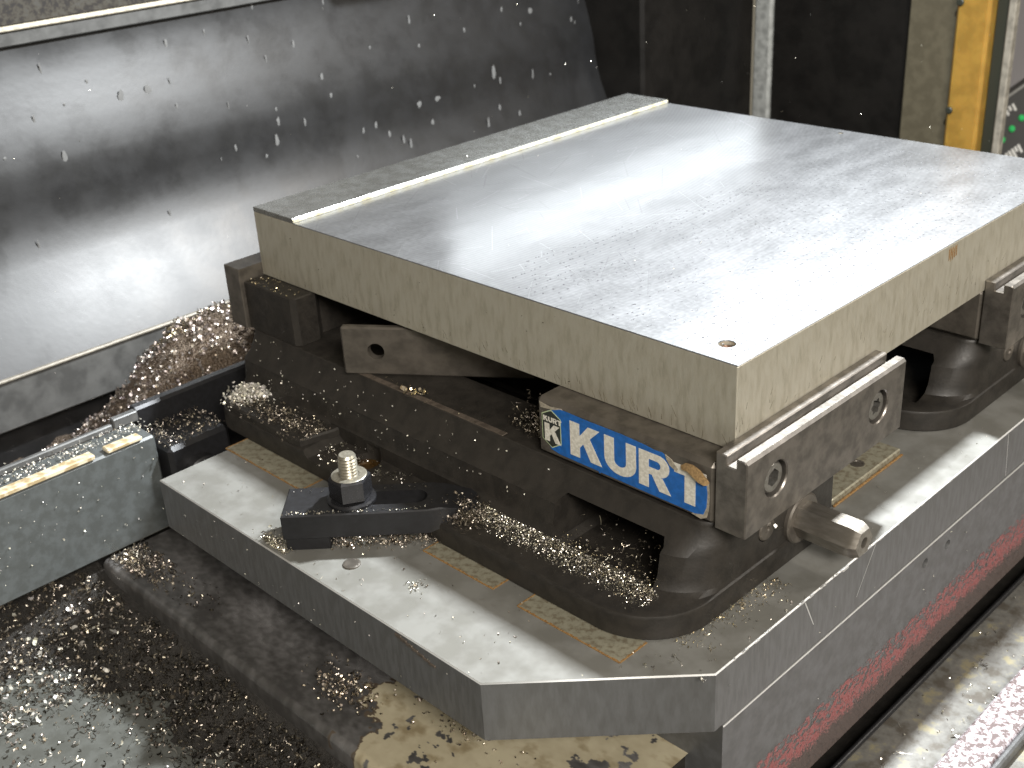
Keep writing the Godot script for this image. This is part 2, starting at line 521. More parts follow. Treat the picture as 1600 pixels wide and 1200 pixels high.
# ------------------------------------------------------------------ the machine's inside
func enclosure() -> void:
	org = Vector3(200, -200, -700)
	# rear wall: black sheet metal that curves out into a sloping chip guard
	var prof := [Vector2(-620, -150), Vector2(-634, -126), Vector2(-648, -102), Vector2(-661, -78), Vector2(-669, -60), Vector2(-674, -44), Vector2(-677, -28), Vector2(-679, -12), Vector2(-682, 0), Vector2(-686, 14), Vector2(-691.2, 30), Vector2(-696.5, 46), Vector2(-701.4, 62), Vector2(-705.2, 76), Vector2(-708, 90), Vector2(-709, 104)]  # bends shaped so that lamp glare falls in soft bands
	beg()
	s.set_smooth_group(1)
	for i in prof.size() - 1:
		for j in 8:
			var xa := lerpf(-480, 690, j / 8.0)
			var xb := lerpf(-480, 690, (j + 1) / 8.0)
			var a: Vector2 = prof[i]
			var b: Vector2 = prof[i + 1]
			quad(Vector3(xa, a.y, a.x), Vector3(xb, a.y, a.x), Vector3(xb, b.y, b.x), Vector3(xa, b.y, b.x), Vector3(0, a.x - b.x, b.y - a.y) * -1.0 if b.y == a.y else Vector3(0, 0.3, 1))
	var wall := solo("rear_wall", M.wall, "glossy black sheet metal rear wall curving into a sloping chip guard", "wall", "", "structure")
	beg()
	cbox(Vector3(-480, -193, -626), Vector3(663, -150.5, -621), 1.5)
	fin("guard_lip", M.lip, wall)
	beg()
	cbox(Vector3(-560, -300, -650), Vector3(663, -160, -640), 1.0)
	fin("dark_backing", M.wall, wall)  # added dark sheet standing for the shaded void below the lip
	beg()
	cbox(Vector3(-480, -150.2, -623), Vector3(663, -147.5, -618), 1.0)
	fin("pale_lip_edge", M.strip, wall)  # paler strip along the edge of the lip
	beg()
	cbox(Vector3(-480, 92, -716), Vector3(663, 104, -702.5), 1.0)
	fin("fold", M.lip, wall)
	beg()
	cbox(Vector3(-480, 104.2, -716), Vector3(330, 108.2, -699), 1.0)
	fin("pale_seam", M.seam, wall)
	beg()
	cbox(Vector3(-480, 108.4, -717), Vector3(663, 420, -702), 1.0)
	fin("upper_panel", M.dirty, wall)
	beg()
	cbox(Vector3(664, -300, -716), Vector3(888, 420, -603), 4.0)
	fin("column_cover", M.wall_brown, wall)
	# dried splashes on the black sheet
	beg()
	for q in [[-10, -1, 2.9, 9.1], [84, 36, 4.0, 6.7], [57, 35, 3.4, 7.9], [235, -22, 1.8, 5.4], [319, -43, 2.3, 5.4], [333, -55, 2.3, 6.1], [348, -65, 1.8, 8.5], [355, -71, 1.8, 9.8], [381, -34, 4.0, 5.4], [407, -33, 4.6, 3.7], [393, -55, 2.9, 3.7], [468, -73, 2.3, 11.0], [494, -23, 3.4, 11.0], [502, -32, 1.8, 5.4], [492, -60, 2.3, 5.4], [518, -71, 2.3, 6.1], [554, -35, 1.8, 7.3], [571, 32, 4.0, 4.9], [528, 40, 1.8, 4.2], [466, 28, 1.8, 3.7], [395, 48, 1.8, 7.3], [199, -33, 2.9, 8.5], [302, -45, 1.8, 4.9], [205, -15, 2.3, 4.9], [585, -89, 1.8, 4.9], [633, 14, 2.3, 4.2], [582, -39, 1.8, 1.8], [153, -29, 1.8, 4.2]]:
		splash(Vector3(q[0], q[1], wall_z(prof, q[1]) + 0.5), q[2] * 0.9, q[3] * 0.9)
	for i in 34:
		var y := rx(-70, 95)
		splash(Vector3(rx(-60, 655), y, wall_z(prof, y) + 0.5), rx(0.6, 1.8), rx(1.6, 6.5))
	put("dried_splashes", finish(), M.drip, wall).set_meta("kind", "stuff")
	# side wall at the right end
	org = Vector3(880, -250, -475)
	beg()
	cbox(Vector3(876, -300, -568), Vector3(888, 420, -382), 1.0)
	solo("side_wall", M.wall_brown, "black end wall of the machine enclosure", "wall", "", "structure")
	org = Vector3(878, -250, -580)
	beg()
	cbox(Vector3(870, -300, -592), Vector3(884, 420, -566), 3.0)
	solo("corner_post", M.post, "pale grey upright post where the black walls meet", "post")
	var t := thing("door_jamb", "dull cream door jamb at the end of the black wall", "door jamb", Vector3(880, -250, -350))
	beg()
	cbox(Vector3(868, -300, -381), Vector3(890, 420, -321), 2.0)
	fin("jamb_board", M.jamb, t)
	t = thing("yellow_guard", "yellow plastic guard strip screwed to the door jamb", "guard", Vector3(868, -250, -305))
	beg()
	cbox(Vector3(857, -300, -320), Vector3(881, 420, -282), 3.0)
	fin("guard_strip", M.yellow, t)
	for q in [[-92, -316], [26, -316]]:
		var c := Vector3(857, q[0], q[1])
		beg()
		lathe(c, Vector3(-1, 0, 0), [Vector2(4.0, 0), Vector2(4.0, 1.2), Vector2(3.0, 2.0)], 16)
		var sc := fin("screw", M.gasket, t)
		sc.set_meta("label", "dark screw head in the yellow strip")
	t = thing("door_frame", "grey metal door frame edge with a wet black seal", "door frame", Vector3(880, -250, -270))
	beg()
	cbox(Vector3(872, -300, -281.5), Vector3(880, 420, -268), 1.0)
	fin("black_seal", M.gasket, t)
	beg()
	cbox(Vector3(868, -300, -267.5), Vector3(879, 420, -259), 1.5)
	fin("metal_edge", M.strip, t)
	# seen through the open end: control box, shelf, bench
	t = thing("control_panel", "black control box with green buttons beyond the door frame", "control panel", Vector3(1300, -280, -400))
	xf = Transform3D(Basis.from_euler(Vector3(-0.35, -0.5, 0.42)), Vector3(1300, -226, -406))
	beg()
	cbox(Vector3(-72, -62, -30), Vector3(90, 62, 0), 3.0)
	fin("case", M.panel, t)
	beg()
	for q in [[-72, -62, -68, 62], [-67.5, 58, 90, 62]]:
		cbox(Vector3(q[0], q[1], 0.3), Vector3(q[2], q[3], 2.5), 0.8)
	fin("rim", M.panel_rim, t)
	for q in [[-42, 12], [-20, 17], [2, 22]]:
		beg()
		lathe(Vector3(q[0], q[1], 0.2), Vector3(0, 0, 1), [Vector2(5, 0), Vector2(5, 2), Vector2(3.2, 4)], 14)
		fin("green_button", M.button, t)
	beg()
	for i in 9:
		cbox(Vector3(-58 + i * 7, 36 + (i % 2) * 4, 0.2), Vector3(-54 + i * 7, 47, 0.5), 0.1)
	for i in 5:
		cbox(Vector3(-48 + i * 6, -16 - (i % 3) * 5, 0.2), Vector3(-44 + i * 6, -8, 0.5), 0.1)
	fin("faded_print", M.print_white, t).set_meta("kind", "stuff")
	xf = Transform3D.IDENTITY
	t = thing("shelf", "wooden shelf seen past the door frame", "shelf", Vector3(1500, -60, -500))
	beg()
	cbox(Vector3(1500, -25, -640), Vector3(1530, 5, -340), 2.0)
	fin("shelf_board", M.wood, t)
	org = Vector3(1500, 6, -480)
	beg()
	cbox(Vector3(1500, 5.5, -640), Vector3(1540, 40, -340), 3.0)
	solo("blue_bin", M.blue_bin, "blue plastic bin standing on the wooden shelf", "bin")
	org = Vector3(1520, -400, -450)
	beg()
	cbox(Vector3(1560, -420, -700), Vector3(1580, -26, -300), 2.0)
	solo("grey_cabinet", M.grey_bench, "grey cabinet behind the control box", "cabinet")

func finish() -> ArrayMesh:
	s.generate_normals()
	return smooth(s.commit())

# normals shared across edges flatter than 33 degrees
func smooth(m: ArrayMesh) -> ArrayMesh:
	var out := ArrayMesh.new()
	for i in m.get_surface_count():
		var a := m.surface_get_arrays(i)
		var v: PackedVector3Array = a[Mesh.ARRAY_VERTEX]
		var ix: PackedInt32Array = a[Mesh.ARRAY_INDEX] if a[Mesh.ARRAY_INDEX] != null else PackedInt32Array(range(v.size()))
		var pos := PackedVector3Array()
		var nor := PackedVector3Array()
		var uv := PackedVector2Array()
		var uv0 = a[Mesh.ARRAY_TEX_UV]
		var at := {}
		var fn := PackedVector3Array()
		for f in range(0, ix.size() - 2, 3):
			var n := (v[ix[f + 2]] - v[ix[f]]).cross(v[ix[f + 1]] - v[ix[f]])
			fn.append(n)
			for e in 3:
				var key := (v[ix[f + e]] * 50000.0).round()
				if not at.has(key): at[key] = PackedInt32Array()
				at[key].append(f / 3)
		for f in range(0, ix.size() - 2, 3):
			var n0 := fn[f / 3].normalized()
			for e in 3:
				var p := v[ix[f + e]]
				var sum := Vector3.ZERO
				for g in at[(p * 50000.0).round()]:
					if fn[g].normalized().dot(n0) > 0.84:
						sum += fn[g]
				pos.append(p)
				nor.append(sum.normalized() if sum.length_squared() > 0 else n0)
				if uv0 != null: uv.append(uv0[ix[f + e]])
		var b := []
		b.resize(Mesh.ARRAY_MAX)
		b[Mesh.ARRAY_VERTEX] = pos
		b[Mesh.ARRAY_NORMAL] = nor
		if uv0 != null: b[Mesh.ARRAY_TEX_UV] = uv
		out.add_surface_from_arrays(Mesh.PRIMITIVE_TRIANGLES, b)
	return out

func wall_z(prof: Array, y: float) -> float:
	for i in prof.size() - 1:
		if y <= prof[i + 1].y:
			return lerpf(prof[i].x, prof[i + 1].x, (y - prof[i].y) / (prof[i + 1].y - prof[i].y))
	return -712.0

func splash(c: Vector3, w: float, h: float) -> void:
	var pts := []
	for i in 9:
		var a := TAU * i / 9
		var r := rx(0.7, 1.15)
		pts.append(c + Vector3(cos(a) * w * r * (0.75 if sin(a) < 0 else 1.0), sin(a) * h * r, 0))
	for i in 9:
		tri(c + Vector3(0, 0, 0.5), pts[i], pts[(i + 1) % 9], Vector3(0, 0, 1))

func floor_and_table() -> void:
	# rear trough, left chip tray, ledge of the casting
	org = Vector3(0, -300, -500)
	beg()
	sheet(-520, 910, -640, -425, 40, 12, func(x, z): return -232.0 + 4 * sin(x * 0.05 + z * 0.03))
	solo("chip_trough", M.sludge_and_shade, "chip trough behind the table, shade put into its dark colour", "trough", "", "structure")  # dark colour stands for the shade behind the table
	org = Vector3(-300, -250, -200)
	beg()
	cbox(Vector3(-560, -255, -640), Vector3(-150, -245, 200), 1.0)
	solo("chip_tray", M.floor, "grey sheet metal chip tray left of the table", "tray", "", "structure")
	# ledge with a rounded left edge, cream paint under a torn dark film
	org = Vector3(-110, -250, -200)
	var prof := [Vector2(-168, -250), Vector2(-168, -210)]
	prof += arc(Vector2(-163, -210), Vector2(5, 5), 180, 90, 5)
	prof += [Vector2(-40, -205)]
	beg()
	s.set_smooth_group(1)
	var z0 := -403.0
	var z1 := 10.0
	for i in prof.size() - 1:
		for j in 10:
			var za := lerpf(z0, z1, j / 10.0)
			var zb := lerpf(z0, z1, (j + 1) / 10.0)
			var a: Vector2 = prof[i]
			var b: Vector2 = prof[i + 1]
			var pts := [Vector3(a.x, a.y, za), Vector3(b.x, b.y, za), Vector3(b.x, b.y, zb), Vector3(a.x, a.y, zb)]
			var uvs := []
			for p in pts:
				uvs.append(Vector2((p.z - z0) / (z1 - z0), (p.x + 168 + (p.y + 205) * -0.4) / 145.0))
			var order := [0, 1, 2, 0, 2, 3]
			if (pts[2] - pts[0]).cross(pts[1] - pts[0]).dot(Vector3(-1, 1, 0)) < 0:
				order = [0, 2, 1, 0, 3, 2]
			for q in order:
				s.set_uv(uvs[q])
				s.add_vertex(P(pts[q]))
	var n1 := noise(61, 0.018, FastNoiseLite.TYPE_SIMPLEX_SMOOTH, 5, 0.55)
	var n2 := noise(62, 0.09, FastNoiseLite.TYPE_SIMPLEX_SMOOTH, 3)
	var cream := lin(0.27, 0.235, 0.155)
	var cream2 := lin(0.35, 0.31, 0.215)
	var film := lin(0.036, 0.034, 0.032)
	var film2 := lin(0.15, 0.145, 0.143)  # lighter tone paints the sheen lying on the film
	var pic := Image.create(512, 256, false, Image.FORMAT_RGB8)
	var ro := Image.create(512, 256, false, Image.FORMAT_RGB8)
	for y in 256:
		for x in 512:
			var u := x / 512.0
			var v := y / 256.0
			var a := n1.get_noise_2d(x, y * 0.7)
			var b := n2.get_noise_2d(x, y)
			var edge := (u - 0.635 + 0.10 * v) * 9.0 + a * 1.5 + b * 0.25 - (5.0 if a + b * 0.2 < -0.20 else 0.0)
			var c := cream.lerp(cream2, clampf(0.5 + a + b * 0.3, 0, 1)).lerp(lin(0.15, 0.115, 0.06), clampf(n1.get_noise_2d(x * 1.7 + 900, y * 1.7) * 1.6 - 0.15, 0, 0.7))
			var g := 0.55
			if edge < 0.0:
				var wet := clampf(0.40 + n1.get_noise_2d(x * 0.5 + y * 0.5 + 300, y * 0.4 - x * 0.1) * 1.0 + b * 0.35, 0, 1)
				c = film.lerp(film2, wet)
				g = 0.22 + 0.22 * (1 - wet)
			elif edge < 0.16:
				c = lin(0.06, 0.045, 0.03)
			pic.set_pixel(x, y, c)
			ro.set_pixel(x, y, Color(g, g, g))
	var m := StandardMaterial3D.new()
	m.albedo_texture = ImageTexture.create_from_image(pic)
	m.roughness_texture = ImageTexture.create_from_image(ro)
	m.roughness = 1.0
	m.metallic_specular = 0.6
	m.texture_repeat = false
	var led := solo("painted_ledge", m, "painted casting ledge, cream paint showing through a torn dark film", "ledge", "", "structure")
	beg()
	cbox(Vector3(-160, -250, -403), Vector3(-40, -206.5, 8), 1.0)
	fin("ledge_core", M.cast, led)
	# machine table under the fixture plate
	org = Vector3(300, -290, -150)
	var t := thing("machine_table", "grey machined table with worn red paint along its lower side", "machine table", org)
	var holes := []
	for c in [Vector2(161, -185.6), Vector2(190.1, -186.8)]:
		holes.append(func(): lathe(Vector3(c.x, c.y, 20), Vector3(0, 0, 1), [Vector2(2.6, 0), Vector2(2.6, 9), Vector2(3.6, 12)], 20))
	put("table_body", carve(func(): prism([Vector2(-49, 31.4), Vector2(-49, -21), Vector2(-36, -21), Vector2(-36, -400), Vector2(760, -400), Vector2(760, 31.4)], "y", -266, -173.6, 2.0, 0.8), holes), M.table, t)
	beg()
	cbox(Vector3(-49, -174.6, 31.0), Vector3(760, -173.5, 32.0), 0.3)
	fin("bright_arris", M.bright_edge, t)
	# red paint worn off in flakes: a film on the lower part of the front side
	beg()
	var film_q := [Vector3(-46, -265, 31.55), Vector3(760, -265, 31.55), Vector3(760, -222, 31.55), Vector3(-46, -222, 31.55)]
	for q in [0, 2, 1, 0, 3, 2]:
		s.set_uv(Vector2(film_q[q].x / 200.0, (-222 - film_q[q].y) / 43.0))
		s.add_vertex(P(film_q[q]))
	var pn := noise(71, 0.035, FastNoiseLite.TYPE_SIMPLEX_SMOOTH, 6, 0.65)
	pn.fractal_lacunarity = 2.3
	var im := Image.create(1024, 220, false, Image.FORMAT_RGBA8)
	var red := lin(0.21, 0.045, 0.045)
	var pink := lin(0.24, 0.12, 0.115)
	var brown := lin(0.07, 0.05, 0.045)
	for y in 220:
		for x in 1024:
			var v := y / 220.0
			var a := pn.get_noise_2d(x * 0.8 + y * 0.25, y * 1.2)
			var b := pn.get_noise_2d(x * 3.0, y * 3.0 + 900)
			var big := pn.get_noise_2d(x * 0.13 + 40, 333.0)
			var h := v * 1.8 - 0.34 + a * 2.0 + b * 0.6 + big * 0.5
			var c := red.lerp(pink, clampf(0.35 + b * 1.2 + (0.4 if h < 0.35 else 0.0), 0, 1))
			if v > 0.56 + 0.16 * pn.get_noise_2d(x * 0.5, 777.0) + 0.25 * b:
				c = brown
			c.a = 1.0 if h > 0.0 and b + a * 0.5 > -0.3 else 0.0
			im.set_pixel(x, y, c)
	var fm := StandardMaterial3D.new()
	fm.albedo_texture = ImageTexture.create_from_image(im)
	fm.transparency = BaseMaterial3D.TRANSPARENCY_ALPHA_SCISSOR
	fm.alpha_scissor_threshold = 0.5
	fm.roughness = 0.55
	fin("red_paint", fm, t)
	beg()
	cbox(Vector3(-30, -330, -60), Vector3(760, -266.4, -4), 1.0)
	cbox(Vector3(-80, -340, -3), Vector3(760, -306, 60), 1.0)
	fin("dark_gap_fill", M.cast, t).set_meta("kind", "stuff")  # dark boxes added to stand for the shaded gap under the table
	# way cover in front: dull metal with a dark bead, and a step of flaking paint
	org = Vector3(300, -300, 80)
	var cov := ntex(noise(81, 0.014, FastNoiseLite.TYPE_SIMPLEX_SMOOTH, 6, 0.62), [lin(0.09, 0.08, 0.065), lin(0.135, 0.13, 0.118), lin(0.165, 0.16, 0.145), lin(0.24, 0.215, 0.14)], [0.2, 0.42, 0.6, 0.8])
	beg()
	cbox(Vector3(-80, -300, 31), Vector3(760, -289, 260), 1.0)
	var wc := solo("way_cover", mat(Color.WHITE, 0.35, 0.45, {"tex": cov, "rtex": M.fine, "bump": M.rel, "deep": 0.0021, "per": 0.16}), "stained grey metal way cover in front of the table", "way cover")
	beg()
	lathe(Vector3(-80, -287.4, 31), Vector3(1, 0, 0), [Vector2(2.0, 0), Vector2(2.0, 840)], 14)
	fin("dark_bead", M.black, wc)
	var fl := ntex(noise(83, 0.022, FastNoiseLite.TYPE_SIMPLEX_SMOOTH, 6, 0.7), [lin(0.085, 0.058, 0.055), lin(0.11, 0.08, 0.077), lin(0.30, 0.265, 0.275), lin(0.38, 0.35, 0.36)], [0.36, 0.45, 0.50, 0.7])
	beg()
	cbox(Vector3(-80, -288.7, 76), Vector3(760, -282, 101), 1.5)
	fin("flaking_step", mat(Color.WHITE, 0.0, 0.55, {"tex": fl, "bump": M.rel, "deep": 0.0070, "per": 0.07}), wc)
	beg()
	cbox(Vector3(-80, -288.7, 102), Vector3(760, -280, 106), 1.2)
	fin("edge_bar", M.sub_side, wc)

func rail_and_heap() -> void:
	var t := thing("guard_rail", "blue grey rail with a chipped cream stripe along its top edge", "rail", Vector3(-300, -204, -415))
	beg()
	cbox(Vector3(-560, -203, -432), Vector3(-112, -129, -402), 1.5)
	fin("rail_body", M.rail, t)
	for q in [[-560, -156.5], [-147.5, -121.5]]:
		beg()
		cbox(Vector3(q[0], -128.8, -409.5), Vector3(q[1], -125.6 + (0.6 if q[0] < -300 else 0.0), -401), 0.8)
		var c := fin("cream_stripe", M.cream_strip, t)
	beg()
	cbox(Vector3(-560, -128.8, -434), Vector3(-128, -124.0, -430), 0.8)
	cbox(Vector3(-127, -128.8, -436), Vector3(-108, -121.0, -430), 0.8)
	fin("rear_flange", M.lip, t)
	org = Vector3(0, -200, -440)
	beg()
	cbox(Vector3(-108, -190, -446), Vector3(640, -122, -436), 2.0)
	solo("black_bar", M.black, "long black bar running behind the vises", "bar")
	org = Vector3(-90, -205, -400)
	beg()
	cbox(Vector3(-109, -200, -432), Vector3(-60, -139, -392), 3.0)
	lathe(Vector3(-88, -165, -393), Vector3(0, 0, 1), [Vector2(14, 0), Vector2(14, 8), Vector2(12, 10)], 24)
	solo("black_block", M.black, "small black block between the rail end and the vise", "block")
	# the heap
	org = Vector3(40, -232, -520)
	beg()
	sheet(-150, 420, -640, -447, 66, 26, heap)
	solo("chip_heap_core", M.heap, "matted tan body of the chip heap behind the vises", "heap", "", "stuff")

func drift(x: float, z: float) -> float:
	var w := 20.0 + (24.0 * clampf((-300 - z) / 120.0, 0, 1)) + 5.0 * sin(z * 0.07)
	return -246.0 + 27.0 * exp(-pow((x + 166) / w, 2)) + 14.0 * exp(-pow((z + 450) / 40.0, 2)) + 1.2 * sin(x * 0.4) * sin(z * 0.31)

func heap(x: float, z: float) -> float:
	var a := exp(-pow(absf(x - 25) / (112.0 if x < 25 else 230.0), 3)) * 122.0 * exp(-pow((z + 520) / 88.0, 2))
	return -234.0 + a + 5.0 * sin(x * 0.16) * sin(z * 0.13)

func fixture_plate() -> void:
	var t := thing("fixture_plate", "thick grey fixture plate with cut corners under the vises", "fixture plate", Vector3(200, -173.3, -160))
	var poly := [Vector2(-136.7, -50.8), Vector2(-55.8, 31.2), Vector2(760, 31.2), Vector2(760, -356), Vector2(-136.7, -356)]
	# body in two looks: ground top, milled sides
	beg()
	var rings := [ring(inset(poly, 0.6), "y", -173.3), ring(poly, "y", -172.7), ring(poly, "y", -137.2)]
	loft(rings, true, false)
	fin("milled_sides", M.sub_side, t)
	beg()
	loft([ring(poly, "y", -137.2), ring(inset(poly, 0.7), "y", -136.5)], false, false)
	fin("bright_arris", M.bright_edge, t)
	beg()
	cap(ring(inset(poly, 0.7), "y", -136.5), Vector3.UP)
	fin("ground_top", M.sub_top, t)
	# bare, rust-edged footprints where other vises stood
	for q in [[-80, -59, -81, -9.5], [-78, -56, -160, -102], [-84, -60, -358, -272]]:
		patch(t, q[0], q[1], q[2], q[3], -136.5)
	# raised pad at the right of the first vise
	beg()
	cbox(Vector3(112, -136.4, -32), Vector3(192, -131.5, -7), 0.8)
	fin("raised_pad", M.bare, t)
	beg()
	cbox(Vector3(111.5, -136.4, -6.8), Vector3(192.5, -135.2, -5.2), 0.3)
	fin("rust_line", M.rust, t)
	beg()
	lathe(Vector3(158, -131.6, -18), Vector3.UP, [Vector2(4.5, 0), Vector2(4.5, 0.5), Vector2(3.2, 0.5), Vector2(3.0, 0.2)], 20)
	fin("screw_plug", M.machined, t)
	# round dark plug near the clamp
	beg()
	lathe(Vector3(-114, -136.5, -181), Vector3.UP, [Vector2(5.2, 0), Vector2(5.2, 0.8), Vector2(4.2, 1.2)], 24)
	fin("plug", M.machined, t)
	# dings along the front arris and a long gouge on the left one
	beg()
	for i in 46:
		var x := rx(-50, 190)
		var l := rx(1.0, 5.0)
		cbox(Vector3(x, -137.0 - rx(0.2, 0.8), 30.6), Vector3(x + l, -136.4, 31.2 + rx(0.1, 0.35)), 0.15)
	cbox(Vector3(60, -138.5, 30.4), Vector3(66, -136.3, 31.7), 0.4)
	fin("nicked_edge", M.bright_edge, t)
	beg()
	for i in 7:
		cbox(Vector3(-137.3, -140.5 - i * 0.8, -116 + i * 4.4), Vector3(-136.4, -138.2 - i * 0.9, -111 + i * 4.4), 0.3)
	fin("gouge", M.worn, t)
	# scribed lines on the front side
	for q in [[95, 78, 0.35], [23, 33, 0.5], [263, 268, 0.4]]:
		beg()
		var a := Vector3(q[0], -138, 31.25)
		var b := Vector3(q[1], -165 if q[0] > 50 else -158, 31.25)
		if q[0] > 200: b.y = -172
		var w := Vector3(q[2], 0, 0)
		quad(a - w, a + w, b + w * 0.6, b - w * 0.6, Vector3(0, 0, 1))
		fin("scratch", M.bright_edge, t)

func patch(t: Node3D, x0: float, x1: float, z0: float, z1: float, y: float) -> void:
	beg()
	cbox(Vector3(x0, y - 0.3, z0), Vector3(x1, y + 0.35, z1), 0.1)
	fin("bare_patch", M.bare, t)
	beg()
	var n := 40
	for side in 4:
		for i in n:
			var a := float(i) / n
			var b := float(i + 1) / n
			var w := 0.25 + 0.8 * absf(sin(i * 1.3 + side) * sin(i * 0.37))
			var lo: Vector3
			var hi: Vector3
			if side == 0:
				lo = Vector3(x0 - 0.5, y - 0.2, lerpf(z0, z1, a))
				hi = Vector3(x0 + w, y + 0.42, lerpf(z0, z1, b))
			elif side == 1:
				lo = Vector3(lerpf(x0, x1, a), y - 0.2, z1 - w)
				hi = Vector3(lerpf(x0, x1, b), y + 0.43, z1 + 0.5)
			elif side == 2:
				lo = Vector3(lerpf(x0, x1, a), y - 0.2, z0 - 0.5)
				hi = Vector3(lerpf(x0, x1, b), y + 0.44, z0 + w)
			else:
				continue
			cbox(lo, hi, 0.08)
	fin("rust_border", M.rust, t)

# ------------------------------------------------------------------ vises
func outline(xl: float, zf: float, r: float, zb: float, rb: float) -> Array:
	var o := arc(Vector2(xl + rb, zb + rb), Vector2(rb, rb), 270, 180, 6)
	o += arc(Vector2(xl + r, zf - r), Vector2(r, r), 180, 90, 28)
	o += [Vector2(91, zf), Vector2(91, -38), Vector2(134, -40), Vector2(134, zb)]
	return o

func base_shape() -> void:
	var rings := []
	for q in [[-136.5, -66, 4.7, 41, -401, 24], [-135.5, -67, 5.5, 42, -402, 25], [-124, -66.5, 5.5, 42, -402, 25], [-122.4, -65.6, 5.2, 41.5, -401.5, 24.5], [-122, -64, 4.6, 40, -400, 23], [-121.6, -46, 4.2, 33, -404, 12], [-119.5, -39, 4.05, 31, -406, 9], [-114, -35, 4, 30, -407, 8], [-101, -32.5, 3.9, 29, -408, 7], [-96, -25, 3.8, 24, -409, 6], [-89, -19.5, 3.6, 19, -410, 5], [-86, -18.2, 3.4, 17, -410.5, 5], [-84.4, -17.6, 3.0, 16.6, -410.5, 4.6], [-84, -17, 2.6, 16, -410, 4]]:
		rings.append(ring(outline(q[1], q[2], q[3], q[4], q[5]), "y", q[0]))
	loft(rings)

func jaw_profile(flip: bool) -> Array:
	var p := [Vector2(0.4, -84), Vector2(18.4, -84), Vector2(19, -83.4), Vector2(19, -41.6), Vector2(17.6, -40), Vector2(13.0, -40), Vector2(12.4, -40.6), Vector2(12.4, -45.5), Vector2(7.0, -45.5), Vector2(7.0, -40.6), Vector2(6.4, -40), Vector2(0.4, -40)]
	if flip:
		var q := []
		for v in [Vector2(0, -84), Vector2(19, -84), Vector2(19, -38.5), Vector2(0, -38.5)]:
			q.append(Vector2(-413.4 - v.x, v.y))
		return q
	return p

